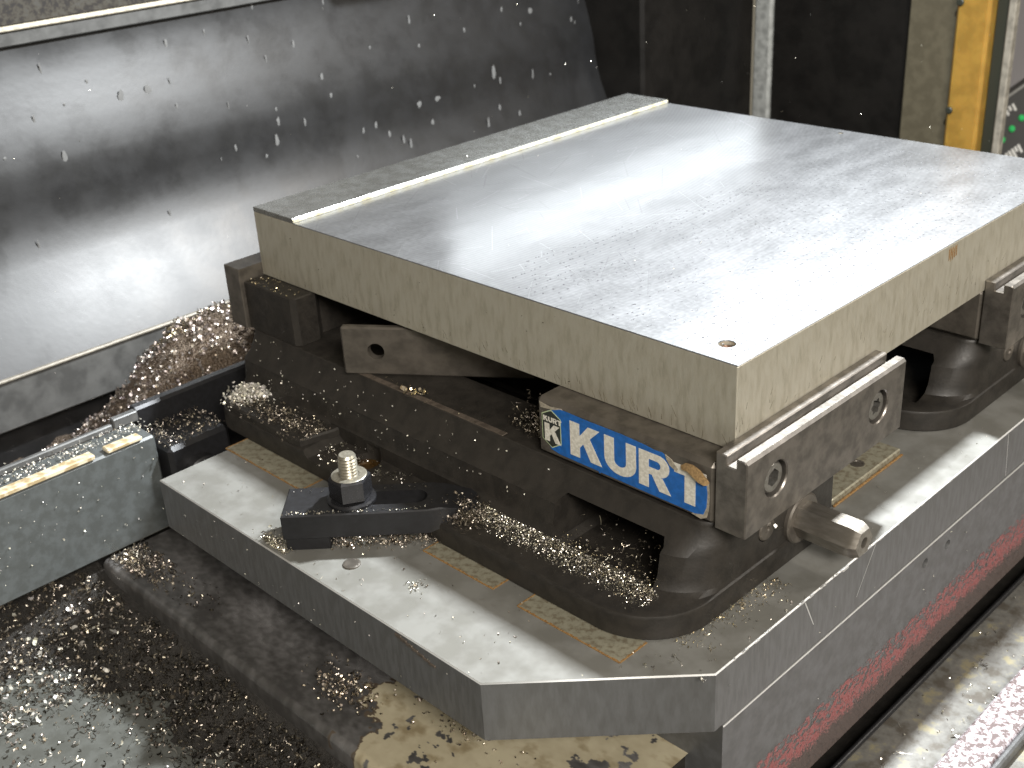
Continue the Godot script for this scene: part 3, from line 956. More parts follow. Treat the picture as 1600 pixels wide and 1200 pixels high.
func vises() -> void:
	var t := thing("milling_vise", "left milling vise, the one with a blue sticker on its movable jaw", "vise", Vector3(57, -136.5, -200), "milling vises side by side on the fixture plate")
	var cuts := [
		func(): prism([Vector2(-300, -116), Vector2(-286, -126), Vector2(-170, -126), Vector2(-158, -116)], "x", -90, -36.5),
		func(): prism([Vector2(-96, -124), Vector2(-92, -128), Vector2(-26, -128), Vector2(-22, -124), Vector2(-22, -99), Vector2(-25, -96), Vector2(-93, -96), Vector2(-96, -99)], "x", -50, 30),
		func(): cbox(Vector3(24, -128, -352), Vector3(92, -70, -40), 2.0),
		func(): lathe(Vector3(-45, -132, -254), Vector3.UP, [Vector2(11, 0), Vector2(11, 14)], 28),
		func(): lathe(Vector3(25, -104, 1.5), Vector3(0, 0, 1), [Vector2(7.4, 0), Vector2(7.4, 12)], 30),
	]
	put("base_casting", carve(base_shape, cuts), M.cast, t)
	beg()
	prism(arc(Vector2(-46, -378), Vector2(19, 19), 270, 180, 6) + [Vector2(-65, -304), Vector2(-64, -296), Vector2(-40, -290), Vector2(-22, -290), Vector2(-22, -397)], "y", -122.6, -117, 0, 1.2)
	fin("rear_foot", M.cast, t)
	beg()
	lathe(Vector3(-45, -131.9, -254), Vector3.UP, [Vector2(10.8, 0), Vector2(10.8, 1.5), Vector2(7, 1.5), Vector2(6.6, 0.3)], 24)
	fin("mounting_hole", M.brass_rust, t)
	beg()
	cbox(Vector3(-16.9, -84.2, -302), Vector3(-12.5, -83.5, -152), 0.25)
	fin("pale_bed_edge", M.worn, t)  # lighter brownish strip along the machined bed edge
	beg()
	cbox(Vector3(-16.8, -83.7, -123), Vector3(135, -47.9, 0.2), 2.6)
	fin("movable_jaw", M.machined, t)
	beg()
	prism([Vector2(-17, -412.8), Vector2(-17, -358), Vector2(-14, -354), Vector2(2, -354), Vector2(10, -362), Vector2(110, -362), Vector2(116, -354), Vector2(132, -354), Vector2(135, -358), Vector2(135, -412.8)], "y", -83.8, -47.9, 0.3, 0.8)
	fin("fixed_jaw", M.cast, t)
	var screws := [Vector2(8.7, -60), Vector2(108, -59.8)]
	cuts = []
	for c in screws:
		cuts.append(func(): lathe(Vector3(c.x, c.y, 9), Vector3(0, 0, 1), [Vector2(9.9, 0), Vector2(9.9, 9.2), Vector2(10.9, 10.6)], 36))
	put("jaw_plate", carve(func(): prism(jaw_profile(false), "x", -17.1, 135.3, 0.6, 0.6), cuts), M.jaw, t)
	var n := 0
	for c in screws:
		var hx := func(): lathe(Vector3(c.x, c.y, 11), Vector3(0, 0, 1), [Vector2(5.0, 0), Vector2(5.0, 12)], 6, 0.35)
		var star := func(): prism(star_poly(c), "z", 11, 25)
		put("jaw_screw", carve(func(): lathe(Vector3(c.x, c.y, 8), Vector3(0, 0, 1), [Vector2(8.6, 0), Vector2(8.6, 8.2), Vector2(7.7, 9.2)], 36), [hx if n == 0 else star]), M.screw, t)
		beg()
		lathe(Vector3(c.x, c.y, 10.9), Vector3(0, 0, 1), [Vector2(5, 0), Vector2(5, 0.4)], 12)
		fin("socket_bottom", M.dark_hole, t)
		n += 1
	beg()
	prism(jaw_profile(true), "x", -20, 132.4, 0.7, 0.7)
	fin("rear_jaw_plate", M.machined, t)
	beg()
	lathe(Vector3(25, -104, 1.0), Vector3(0, 0, 1), [Vector2(6.9, 0), Vector2(6.9, 3.2), Vector2(6.2, 3.9), Vector2(2, 3.9), Vector2(1.6, 3)], 30)
	fin("plug", M.machined, t)
	beg()
	lathe(Vector3(57, -112, 3.0), Vector3(0, 0, 1), [Vector2(15, 0), Vector2(15, 3.0), Vector2(14, 4.0)], 36)
	fin("collar", M.machined, t)
	put("spindle", carve(func(): lathe(Vector3(57, -112, -8), Vector3(0, 0, 1), [Vector2(10.6, 0), Vector2(10.6, 47), Vector2(9.7, 49.5), Vector2(8.4, 52)], 6), [func(): lathe(Vector3(57, -112, 36), Vector3(0, 0, 1), [Vector2(2.9, 0), Vector2(2.9, 6.5), Vector2(4.0, 12)], 18)]), M.hex, t)
	sticker(t)
	var c2 := t.duplicate()
	c2.name = numbered("milling_vise")
	add_child(c2)
	var lab := c2.get_node("sticker")
	c2.remove_child(lab)
	lab.free()
	c2.position = t.position + Vector3(0.287, -0.003, 0)
	c2.position.y = t.position.y
	c2.set_meta("label", "right milling vise, mostly cut off by the right edge, under the plate's far end")
	# loose parallel between the jaws of the first vise
	org = Vector3(10, -84, -250)
	xf = Transform3D(Basis(Vector3(0.569, 0, 0.822), Vector3.UP, Vector3(-0.822, 0, 0.569)), Vector3(-20.5, 0, -296))
	var m := carve(func(): cbox(Vector3(0, -83.9, -3), Vector3(128, -50, 3), 1.2), [func(): lathe(Vector3(23, -67, -10), Vector3(0, 0, 1), [Vector2(5.4, 0), Vector2(5.4, 12.2), Vector2(6.2, 13.6)], 28)])
	xf = Transform3D.IDENTITY
	var o := put("parallel_bar", m, M.machined, self)
	o.position = org * 0.001
	tag(o, "loose steel parallel bar with a round hole, standing under the plate", "parallel bar")

func star_poly(c: Vector2) -> Array:
	var o := []
	for i in 24:
		var a := TAU * i / 24
		var r := 4.3 + 0.75 * cos(a * 6)
		o.append(c + Vector2(cos(a), sin(a)) * r)
	return o

# letters in a box of height 21: lists of polygons
func letter(ch: String) -> Array:
	match ch:
		"K":
			return [[Vector2(0, 0), Vector2(7, 0), Vector2(7, 6.3), Vector2(9.6, 9.4), Vector2(14.8, 0), Vector2(22.8, 0), Vector2(14.4, 14), Vector2(21.4, 21), Vector2(13.2, 21), Vector2(7, 13.6), Vector2(7, 21), Vector2(0, 21)]]
		"U":
			var o := [Vector2(0, 21)] + arc(Vector2(10.9, 8), Vector2(10.9, 8.3), 180, 360, 14) + [Vector2(21.8, 21), Vector2(15, 21)] + arc(Vector2(10.9, 8), Vector2(4.1, 3.2), 360, 180, 10) + [Vector2(6.8, 21)]
			return [o]
		"R":
			var b := [Vector2(6.6, 21), Vector2(13, 21)] + arc(Vector2(13, 14.6), Vector2(7, 6.4), 80, -80, 10) + [Vector2(13, 8.2), Vector2(6.6, 8.2), Vector2(6.6, 12.4), Vector2(12, 12.4)] + arc(Vector2(12, 14.7), Vector2(2.3, 2.3), -80, 80, 6) + [Vector2(12, 17), Vector2(6.6, 17)]
			return [[Vector2(0, 0), Vector2(6.6, 0), Vector2(6.6, 21), Vector2(0, 21)], b, [Vector2(8.6, 8.2), Vector2(15.6, 8.2), Vector2(21.2, 0), Vector2(13.6, 0)]]
		_:
			return [[Vector2(0, 15.6), Vector2(6.6, 15.6), Vector2(6.6, 0), Vector2(13.4, 0), Vector2(13.4, 15.6), Vector2(20, 15.6), Vector2(20, 21), Vector2(0, 21)]]

# lettering on the side of the movable jaw, read from -x: z runs to the right
func write(text: String, z: float, y: float, h: float, gap: float, x: float, thick: float) -> void:
	var sc := h / 21.0
	for ch in text:
		var wide: float = {"K": 22.8, "U": 21.8, "R": 21.2, "T": 20.0}[ch]
		for poly in letter(ch):
			var q := []
			for p in poly:
				q.append(Vector2(z + p.x * sc, y + p.y * sc))
			prism(q, "x", x, x - thick)
		z += wide * sc + gap

func sticker(t: Node3D) -> void:
	var x := -16.8
	var blue := [Vector2(-114, -54.6), Vector2(-104, -50.8), Vector2(-84, -51.3), Vector2(-60, -51.2), Vector2(-44, -52.0), Vector2(-38, -52.8), Vector2(-33, -52.4), Vector2(-28.5, -54.6), Vector2(-25, -57.5), Vector2(-22, -57.2), Vector2(-18, -55.6), Vector2(-8, -56), Vector2(-5, -59.6), Vector2(-4.2, -66), Vector2(-4.6, -74), Vector2(-6.5, -79), Vector2(-12, -80.4), Vector2(-40, -80.2), Vector2(-75, -79.9), Vector2(-76, -81.0), Vector2(-77, -79.8), Vector2(-105, -79.6), Vector2(-112, -78.4), Vector2(-114.5, -74)]
	beg()
	prism(blue, "x", x + 0.1, x - 0.22, 0, 0.05)
	var lab := fin("sticker", M.blue, t)
	lab.set_meta("label", "blue sticker with torn edges and large white letters")
	beg()
	write("KURT", -97.2, -76.3, 21.2, 1.9, x - 0.2, 0.12)
	fin("white_letters", M.letter, lab)
	var hexa := [Vector2(-118.4, -57.2), Vector2(-111.2, -53.2), Vector2(-104, -57.2), Vector2(-104, -73), Vector2(-111.2, -77.4), Vector2(-118.4, -73)]
	beg()
	prism(hexa, "x", x + 0.1, x - 0.30)
	fin("badge_rim", M.badge_rim, lab)
	beg()
	prism(inset(hexa, 0.55), "x", x - 0.28, x - 0.38)
	fin("badge", M.badge, lab)
	beg()
	write("KURT", -117.2, -61.2, 3.2, 0.25, x - 0.36, 0.1)
	write("K", -116.4, -73.6, 11.2, 0, x - 0.36, 0.1)
	fin("badge_letters", M.letter, lab)
	beg()
	prism([Vector2(-8, -57), Vector2(-3.4, -60), Vector2(-2.9, -68), Vector2(-3.3, -75), Vector2(-4.4, -80), Vector2(-8, -82.2), Vector2(-14, -81.2), Vector2(-12, -79.6), Vector2(-7, -78), Vector2(-5.6, -72), Vector2(-5.2, -64)], "x", x + 0.1, x - 0.14)
	fin("torn_paper", M.paper, lab)
	beg()
	prism([Vector2(-120, -50.6), Vector2(-112, -51.6), Vector2(-103, -50.2), Vector2(-102, -51.4), Vector2(-112, -53.2), Vector2(-119, -54)], "x", x + 0.1, x - 0.2)
	fin("torn_paper", M.paper, lab)
	beg()
	prism([Vector2(-31, -52.6), Vector2(-27, -54.2), Vector2(-22.6, -58.2), Vector2(-23.6, -60.2), Vector2(-28, -58), Vector2(-30, -55.4)], "x", x - 0.05, x - 0.42)
	fin("torn_paper", M.paper, lab)
	# curled brown flake at the torn corner
	beg()
	var top := [Vector2(-21, -55.4), Vector2(-17, -52.2), Vector2(-12.5, -51.4), Vector2(-8, -52.6), Vector2(-4.6, -55.8), Vector2(-2.6, -58.6)]
	var bot := [Vector2(-19.6, -57.0), Vector2(-15.6, -56.4), Vector2(-12.2, -57.8), Vector2(-8.6, -59.8), Vector2(-5.2, -60.6), Vector2(-3.4, -60.2)]
	for i in 5:
		var l := [x - 0.5 - 1.2 * sin(i * 0.6), x - 0.5 - 1.2 * sin((i + 1) * 0.6)]
		quad(Vector3(l[0], top[i].y, top[i].x), Vector3(l[1], top[i + 1].y, top[i + 1].x), Vector3(l[1] - 0.9, bot[i + 1].y, bot[i + 1].x), Vector3(l[0] - 0.9, bot[i].y, bot[i].x), Vector3(-1, 0.2, 0))
	fin("peeling_flake", M.flake, lab)

func strap_clamp() -> void:
	var r := 0.70711
	var fr := Transform3D(Basis(Vector3(r, 0, r), Vector3.UP, Vector3(-r, 0, r)), Vector3(-132, 0, -220.7))
	var t := thing("strap_clamp", "black strap clamp holding down the left vise's foot", "clamp", fr * Vector3(45, -136.5, -16))
	xf = fr
	var slot := func(): prism(arc(Vector2(36, -16), Vector2(7.4, 7.4), 90, 270, 10) + arc(Vector2(77, -16), Vector2(7.4, 7.4), -90, 90, 10), "y", -140, -100)
	var under := func(): prism([Vector2(84, -132), Vector2(118, -132), Vector2(118, -119.5), Vector2(112, -120.5), Vector2(86, -127.4)], "z", -40, 8)
	var over := func(): prism([Vector2(88, -111.3), Vector2(118, -116.5), Vector2(118, -105), Vector2(88, -105)], "z", -40, 8)
	put("strap", carve(func(): prism([Vector2(0, 0), Vector2(85, 0), Vector2(113, -6), Vector2(113, -26), Vector2(85, -32), Vector2(0, -32)], "y", -128, -112, 0.5, 0.8), [slot, under, over]), M.black, t)
	beg()
	cbox(Vector3(0.8, -136.4, -31), Vector3(27, -127.8, -1.2), 0.8)
	fin("heel", M.black, t)
	beg()
	lathe(Vector3(40, -111.9, -16), Vector3.UP, [Vector2(14.5, 0), Vector2(14.5, 1.6), Vector2(13.6, 2.6), Vector2(7, 2.6)], 32)
	fin("washer", M.nut, t)
	beg()
	lathe(Vector3(40, -109.2, -16), Vector3.UP, [Vector2(11.2, 0), Vector2(12.6, 1.0), Vector2(12.6, 12.6), Vector2(11.0, 14.2), Vector2(6, 14.2), Vector2(5.4, 13)], 6, 0.25)
	fin("nut", M.nut, t)
	beg()
	lathe(Vector3(40, -95.1, -16), Vector3.UP, [Vector2(10.6, 0), Vector2(9.8, 0.5), Vector2(6.2, 0.5), Vector2(5.6, -0.4)], 32)
	fin("nut_face", M.stud, t)
	beg()
	s.set_smooth_group(-1)
	var prof := [Vector2(5.0, -136.4)]
	var y := -135.0
	while y < -84.0:
		prof.append(Vector2(5.7, y))
		prof.append(Vector2(4.9, y + 1.0))
		y += 2.0
	prof.append(Vector2(5.3, -83.0))
	prof.append(Vector2(4.4, -81.6))
	lathe(Vector3(40, 0, -16), Vector3.UP, prof, 24)
	fin("stud", M.stud, t)
	xf = Transform3D.IDENTITY

func workpiece() -> void:
	var t := thing("aluminium_plate", "big bright aluminium plate clamped flat across both vises", "plate", Vector3(205, -47.7, -206))
	var hole := func(): lathe(Vector3(18, -22, -19.4), Vector3.UP, [Vector2(4.3, 0), Vector2(4.3, 21.4), Vector2(4.9, 23)], 28)
	var hole2 := func(): lathe(Vector3(401, -22, -186), Vector3.UP, [Vector2(2.2, 0), Vector2(2.2, 23)], 18)
	put("slab", carve(func(): cbox(Vector3(0, -47.7, -413.4), Vector3(410, -0.55, 0), 0.5), [hole, hole2]), M.plate_side, t)
	put("milled_top", carve(func(): prism([Vector2(0, -366.3), Vector2(410, -366.3), Vector2(410, 0), Vector2(0, 0)], "y", -0.5, 0, 0, 0.35), [hole, hole2]), top_material(), t)
	beg()
	cbox(Vector3(0, -0.5, -413.4), Vector3(410, 3.1, -366.4), 0.4)
	fin("rear_step", M.rib, t)
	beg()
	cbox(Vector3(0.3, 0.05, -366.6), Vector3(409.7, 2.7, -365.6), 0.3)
	fin("step_face", M.rib_step, t)  # coolant residue and reflected light together put into this pale colour
	beg()
	lathe(Vector3(18, -21.8, -19.4), Vector3.UP, [Vector2(4.2, 0), Vector2(4.2, 17.5), Vector2(3.3, 19.6), Vector2(3.0, 19.0)], 24)
	fin("hole_bush", M.brown_hole, t)
	# rows of little burred drill marks
	beg()
	org = Vector3.ZERO
	lathe(Vector3.ZERO, Vector3.UP, [Vector2(0.62, 0), Vector2(0.5, 0.16), Vector2(0.2, 0.05)], 8)
	var dm := finish()
	org = Vector3(205, -47.7, -206)
	var spots := []
	var wob := noise(91, 0.012, FastNoiseLite.TYPE_SIMPLEX, 2)
	for i in 46:
		for j in 30:
			var x := 9.0 + i * 8.2 + (2.2 if j % 2 else 0.0)
			var z := -8.0 - j * 6.3
			if wob.get_noise_2d(x, z) < -0.25 and rng.randf() < 0.7: continue
			if rng.randf() < 0.22 or x > 392.0 or z < -190.0 + x * 0.08: continue
			spots.append(Vector3(x + rng.randfn() * 0.7, 0.0, z + rng.randfn() * 0.5))
			if rng.randf() < 0.45: spots.append(Vector3(x + 2.3 + rng.randfn() * 0.3, 0.0, z + 0.6))
	var mm := MultiMesh.new()
	mm.transform_format = MultiMesh.TRANSFORM_3D
	mm.mesh = dm
	mm.instance_count = spots.size()
	for i in spots.size():
		var sz := rx(0.6, 1.15)
		mm.set_instance_transform(i, Transform3D(Basis.IDENTITY.scaled(Vector3(sz, 1, sz)), (spots[i] - org) * 0.001))
	var o := MultiMeshInstance3D.new()
	o.name = "drill_mark"
	o.multimesh = mm
	o.material_override = M.dimple
	o.set_meta("kind", "stuff")
	t.add_child(o, true)
	# dark scuffs along the lower edges of the sides
	beg()
	for i in 150:
		var a := -rx(0, 400) if i < 105 else rx(0, 300)
		var y := -47.0 + 9.0 * rng.randf() * rng.randf()
		var l := rx(1.0, 4.5)
		var w := rx(0.15, 0.4)
		var lean := rx(-0.2, 0.9) * l
		if i < 105:
			if a > -110: l *= 1.4
			prism([Vector2(a, y), Vector2(a + w, y), Vector2(a - lean + w * 0.4, y + l), Vector2(a - lean, y + l)], "x", 0.02, -0.06)
		else:
			y = -38.0 + rx(-2, 12)
			prism([Vector2(a, y), Vector2(a + w, y), Vector2(a + lean + w * 0.4, y + l), Vector2(a + lean, y + l)], "z", -0.02, 0.06)
	fin("scuffs", M.scuff, t).set_meta("kind", "stuff")
	# stain and nick on the front side
	beg()
	for i in 5:
		var x := 214.0 + i * 2.2
		prism([Vector2(x, -3 - rx(0, 2)), Vector2(x + 1.2, -2.4), Vector2(x + 1.8, -7 - rx(0, 4)), Vector2(x + 0.6, -9 - rx(0, 3))], "z", 0.0, 0.12)
	fin("brown_stain", M.rust, t)

func top_material() -> StandardMaterial3D:
	var n := 1024
	var im := Image.create(n, n, false, Image.FORMAT_RGB8)
	var ro := Image.create(n, n, false, Image.FORMAT_RGB8)
	var smear := noise(101, 0.006, FastNoiseLite.TYPE_SIMPLEX_SMOOTH, 5, 0.6)
	var fine := noise(102, 0.11, FastNoiseLite.TYPE_SIMPLEX_SMOOTH, 3)
	var a1 := smear.get_image(n, n)
	var a2 := fine.get_image(n, n)
	for y in n:
		for x in n:
			var a := a1.get_pixel(x, (y * 2) % n).r
			var b := a2.get_pixel(x, y).r
			# faint tooth marks of the face mill
			var ring_ := sin(Vector2(x - 300, y + 900).length() * 0.9) * 0.5 + 0.5
			var g := clampf(0.46 + 0.05 * (a - 0.5) + 0.05 * (b - 0.5) + 0.03 * ring_, 0, 1)
			im.set_pixel(x, y, Color(g * 0.985, g * 0.99, g))
			var r := clampf(0.54 + 0.09 * (a - 0.5) + 0.06 * (b - 0.5) - 0.03 * ring_, 0.2, 0.8)
			ro.set_pixel(x, y, Color(r, r, r))
	for i in 520:
		var p := Vector2(rx(0, n), rx(0, n))
		var d := Vector2.from_angle(rng.randfn() * 0.35 + (0.5 if i % 3 else 2.2))
		var l := int(rx(8, 90) if i % 9 else rx(60, 130))
		var up := rng.randf() < 0.6
		for j in l:
			var q := p + d * j
			var x := posmod(int(q.x), n)
			var y := posmod(int(q.y), n)
			var c := im.get_pixel(x, y)
			im.set_pixel(x, y, c.lightened(0.18) if up else c.darkened(0.12))
			ro.set_pixel(x, y, Color(0.42, 0.42, 0.42) if up else Color(0.62, 0.62, 0.62))
	var m := StandardMaterial3D.new()
	m.albedo_texture = ImageTexture.create_from_image(im)
	m.roughness = 1.0
	m.roughness_texture = ImageTexture.create_from_image(ro)
	m.metallic = 0.92
	m.clearcoat_enabled = true
	m.clearcoat = 1.0
	m.clearcoat_roughness = 0.2
	m.uv1_triplanar = true
	m.uv1_world_triplanar = true
	m.uv1_scale = Vector3(2.2, 2.2, 2.2)
	m.uv1_offset = Vector3(0.05, 0.0, 0.95)
	m.heightmap_enabled = true
	m.heightmap_texture = M.rel
	m.heightmap_scale = 0.0007
	return m

# ------------------------------------------------------------------ chips everywhere
func heaps(called: String, label: String, at: Vector3) -> Node3D:
	return thing(called, label, "chips", at, "", "stuff")

func chip_piles() -> void:
	var t := heaps("foot_chips", "bright chips heaped along the vise foot below the window", Vector3(-45, -122, -80))
	# low bank under the loose chips
	beg()
	sheet(-56, -34, -158, -14, 8, 40, func(x, z): return -123.0 + 4.5 * exp(-pow((x + 43) / 6.0, 2)) * (0.6 + 0.4 * sin(z * 0.11)) * clampf((z + 160) / 20.0, 0, 1) * clampf((-12 - z) / 16.0, 0, 1))
	fin("bank", M.sludge_and_shade, t)
	chips("chip", 7500, func():
		var z := rx(-160, -16)
		var x := -45.0 + rng.randfn() * 4.2
		return Vector3(x, -121.6 + 4.2 * exp(-pow((x + 43) / 6.0, 2)) * rx(0.6, 1.1) * clampf((-12 - z) / 16.0, 0.2, 1), z), [0, 1, 4], M.chip, Vector2(0.3, 0.7), t, Vector2(0.5, 1.1), 0.9)
	chips("brass_chip", 900, func():
		return Vector3(-40 + rng.randfn() * 6, -121 + rx(0, 7), rx(-90, -18)), [0, 1], M.brass, Vector2(0.3, 0.6), t, Vector2(0.5, 1.0), 0.9)
	t = heaps("window_chips", "thin curls of swarf hanging in the dark window of the vise", Vector3(-30, -122, -60))
	chips("curl", 230, func():
		return Vector3(rx(-44, -12), -127 + 24 * pow(rng.randf(), 1.6), -28 - absf(rng.randfn()) * 24), [2, 3, 1, 0], M.chip_dark, Vector2(0.5, 1.1), t, Vector2(0.4, 1.1), 1.6)
	chips("bright_curl", 70, func():
		return Vector3(rx(-44, -20), -127 + 26 * rng.randf(), rx(-85, -24)), [3, 1, 0], M.chip, Vector2(0.7, 1.3), t, Vector2(0.5, 1.0), 1.6)
	t = heaps("rear_foot_chips", "pale chips piled on the rear foot of the left vise", Vector3(-45, -117, -350))
	chips("chip", 900, func():
		var q := Vector2(rng.randfn(), rng.randfn())
		return Vector3(-45 + q.x * 8, -117 + 8 * exp(-q.length_squared() * 0.5) * rng.randf(), -379 + q.y * 8), [4, 0, 1], M.speck, Vector2(0.7, 1.8), t, Vector2(0.55, 1.1), 0.9)
	chips("chip", 900, func():
		return Vector3(-52 + rng.randfn() * 6.5, -117 + rx(0, 1.5), rx(-378, -293)), [0, 1, 2], M.chip_dark, Vector2(0.5, 1.1), t, Vector2(0.3, 1.5), 0.8)
	chips("chip", 260, func():
		return Vector3(-50 + rng.randfn() * 8, -125.5 + rx(0, 1.5), rx(-290, -200)), [0, 1, 2], M.chip, Vector2(0.5, 1.0), t, Vector2(0.3, 0.9), 0.7)
	t = heaps("clamp_chips", "chips packed around and under the strap clamp", Vector3(-90, -136.5, -180))
	chips("chip", 460, func():
		return Vector3(-54 + rng.randfn() * 5, -121 + absf(rng.randfn()) * 5, -148 + rng.randfn() * 8), [2, 3, 1], M.chip_dark, Vector2(0.7, 1.5), t, Vector2(0.3, 1.4), 1.4)
	chips("chip", 620, func():
		return Vector3(-134 + absf(rng.randfn()) * 4.5, -136.3 + rx(0, 5) * rng.randf(), -232 + rng.randfn() * 7), [0, 4, 1], M.chip, Vector2(0.5, 1.2), t, Vector2(0.6, 1.0), 0.8)
	var cl := Transform3D(Basis(Vector3(0.70711, 0, 0.70711), Vector3.UP, Vector3(-0.70711, 0, 0.70711)), Vector3(-132, 0, -220.7))
	chips("chip", 700, func():
		return cl * Vector3(rx(26, 96), -136.3 + rx(0, 6) * rng.randf(), -3 + rng.randfn() * 2.4 - absf(rng.randfn()) * 4), [1, 2, 0], M.chip_dark, Vector2(0.5, 1.2), t, Vector2(0.4, 1.6), 1.0)
	chips("chip", 240, func():
		return cl * Vector3(rx(1, 84), -111.9 + rx(0, 0.5), -1 - 5 * rng.randf() * rng.randf() - (25 if rng.randf() < 0.15 else 0)), [0, 1], M.chip, Vector2(0.4, 0.9), t, Vector2(0.6, 1.0), 0.4)
	t = heaps("plate_swarf", "fine swarf scattered over the fixture plate", Vector3(-30, -136.5, 10))
	chips("chip", 620, func():
		var a := rng.randf()
		return Vector3(lerpf(-50, 30, a), -136.3 + rx(0, 1.2) * rng.randf(), lerpf(-4, 8, a) + absf(rng.randfn()) * 6.5), [0, 1, 3], M.brass, Vector2(0.4, 0.9), t, Vector2(0.6, 1.0), 0.7)
	chips("chip", 170, func():
		var z := rx(-18, 30)
		return Vector3(rx(maxf(-100, z - 84), 28), -136.3, z), [3, 0, 1], M.chip, Vector2(0.5, 1.2), t, Vector2(0.6, 1.0), 0.5)
	chips("chip", 260, func():
		var x := rx(-135, -60)
		return Vector3(x, -136.2, rx(-345, minf(-52, -52 + (x + 136) * 0.8))), [3, 0, 4], M.chip_dark, Vector2(0.35, 0.9), t, Vector2(0.3, 1.5), 0.4)
	chips("chip", 60, func():
		return Vector3(-104 + rng.randfn() * 4, -136.2, -137 + rng.randfn() * 4), [0, 1], M.chip, Vector2(0.6, 1.2), t, Vector2(0.6, 1.0), 0.6)
	chips("chip", 60, func():
		return Vector3(rx(60, 260), -136.2, rx(-5, 30)), [0, 4, 3], M.chip, Vector2(0.3, 0.7), t, Vector2(0.6, 1.0), 0.4)
	t = heaps("stuck_chips", "tiny chips stuck to the oily sides of the vise and the plate", Vector3(-20, -100, -200))
	chips("speck", 210, func():
		var y := rx(-118, -86)
		return Vector3(-18.8 - clampf((-88 - y) * 1.2, 0, 15) - 0.6, y, rx(-405, -110)), [0, 4], M.speck, Vector2(0.5, 0.95), t, Vector2(0.6, 1.1), 0.3, Vector3(-1, 0.2, 0))
	chips("speck", 50, func():
		return Vector3(-137, rx(-170, -140), rx(-340, -60)), [0, 1], M.speck, Vector2(0.4, 0.8), t, Vector2(0.4, 0.9), 0.3, Vector3(-1, 0, 0))
	chips("speck", 34, func():
		return Vector3(rx(-50, 250), rx(-230, -140), 31.9), [0, 1], M.speck, Vector2(0.4, 0.9), t, Vector2(0.4, 0.9), 0.3, Vector3(0, 0, 1))
	chips("speck", 26, func():
		return Vector3(-0.4, rx(-44, -4), rx(-405, -20)), [4], M.chip_dark, Vector2(0.3, 0.6), t, Vector2(0.2, 0.5), 0.3, Vector3(-1, 0, 0))
	t = heaps("ledge_chips", "chips caught on the rear jaw and on the bed of the left vise", Vector3(-10, -48, -390))
	chips("chip", 120, func():
		return Vector3(rx(-16, -2), -47.4 + rx(0, 0.8), rx(-412, -358)), [0, 4], M.brass, Vector2(0.5, 1.0), t, Vector2(0.5, 1.0), 0.5)
	chips("chip", 420, func():
		return Vector3(-8 + absf(rng.randfn()) * 14, -83.6 + rx(0, 22) * rng.randf(), -130 - absf(rng.randfn()) * 12), [2, 3, 1], M.chip_dark, Vector2(0.6, 1.2), t, Vector2(0.3, 1.2), 1.3)
	chips("chip", 60, func():
		return Vector3(rx(-17, -6), -83.4, rx(-300, -140)), [0, 3], M.brass, Vector2(0.4, 1.0), t, Vector2(0.4, 0.9), 0.4)
	chips("chip", 26, func():
		return Vector3(-14 + rng.randfn() * 2, -82.5 + rx(0, 2), -233 + rng.randfn() * 5), [4, 1, 0], M.brass, Vector2(1.0, 2.4), t, Vector2(0.6, 1.0), 0.8)
	t = heaps("rail_chips", "chips strewn along the top and face of the grey rail", Vector3(-220, -128, -415))
	chips("chip", 900, func():
		return Vector3(rx(-250, -108), -127.6 + rx(0, 1.6), minf(-411, -421 + rng.randfn() * 6)), [0, 1, 4], M.speck, Vector2(0.5, 1.1), t, Vector2(0.35, 1.0), 0.7)
	chips("chip", 420, func():
		return Vector3(rx(-110, -62), -137.6 + rx(0, 2.0), rx(-432, -392)), [0, 1, 2], M.chip_dark, Vector2(0.5, 1.1), t, Vector2(0.4, 1.5), 0.8)
	chips("speck", 110, func():
		return Vector3(rx(-250, -113), -131 - 60 * rng.randf(), -401.4), [0, 4], M.speck, Vector2(0.35, 0.9), t, Vector2(0.35, 0.9), 0.3, Vector3(0, 0, 1))
	t = heaps("chip_heap", "big heap of curled grey chips behind the vises", Vector3(80, -232, -540))
	chips("curl", 8000, func():
		var x := -125 + 310 * pow(rng.randf(), 1.25)
		var z := rx(-630, -450)
		return Vector3(x, heap(x, z) + rx(-1, 4), z), [1, 4, 0, 1], M.chip_pink, Vector2(1.4, 2.8), t, Vector2(0.45, 1.0), 1.2)
	chips("brown_curl", 900, func():
		var x := -30 + absf(rng.randfn()) * 36
		var z := rx(-630, -520)
		return Vector3(x, heap(x, z) + rx(0, 5), z), [1, 4, 0], M.brass, Vector2(1.2, 2.4), t, Vector2(0.3, 0.8), 1.2)
	chips("curl", 60, func():
		return Vector3(-80 + rng.randfn() * 14, -228, -500 + rng.randfn() * 20), [1, 4], M.chip, Vector2(1.2, 2.2), t, Vector2(0.4, 1.0), 1.0)
	t = heaps("tray_chips", "wet chips drifted over the left chip tray", Vector3(-230, -245, -300))
	beg()
	sheet(-300, -166, -480, 40, 26, 60, drift)
	fin("drift", M.sludge_and_shade, t)
	chips("chip", 5200, func():
		var z := rx(-400, -120)
		var x := -172 - absf(rng.randfn()) * (26 if z > -330 else 60)
		return Vector3(x, maxf(-244.8, drift(x, z)) + rx(0, 4) * rng.randf(), z), [1, 2, 0, 3], M.chip_dark, Vector2(0.7, 1.9), t, Vector2(0.08, 0.6), 1.0)
	chips("chip", 3400, func():
		var z := -470 + absf(rng.randfn()) * 75
		var x := rx(-330, -175)
		return Vector3(x, maxf(-244.8, drift(x, z)) + rx(0, 4) * rng.randf(), z), [1, 0, 2, 4], M.chip_dark, Vector2(0.9, 1.9), t, Vector2(0.2, 1.5), 1.0)
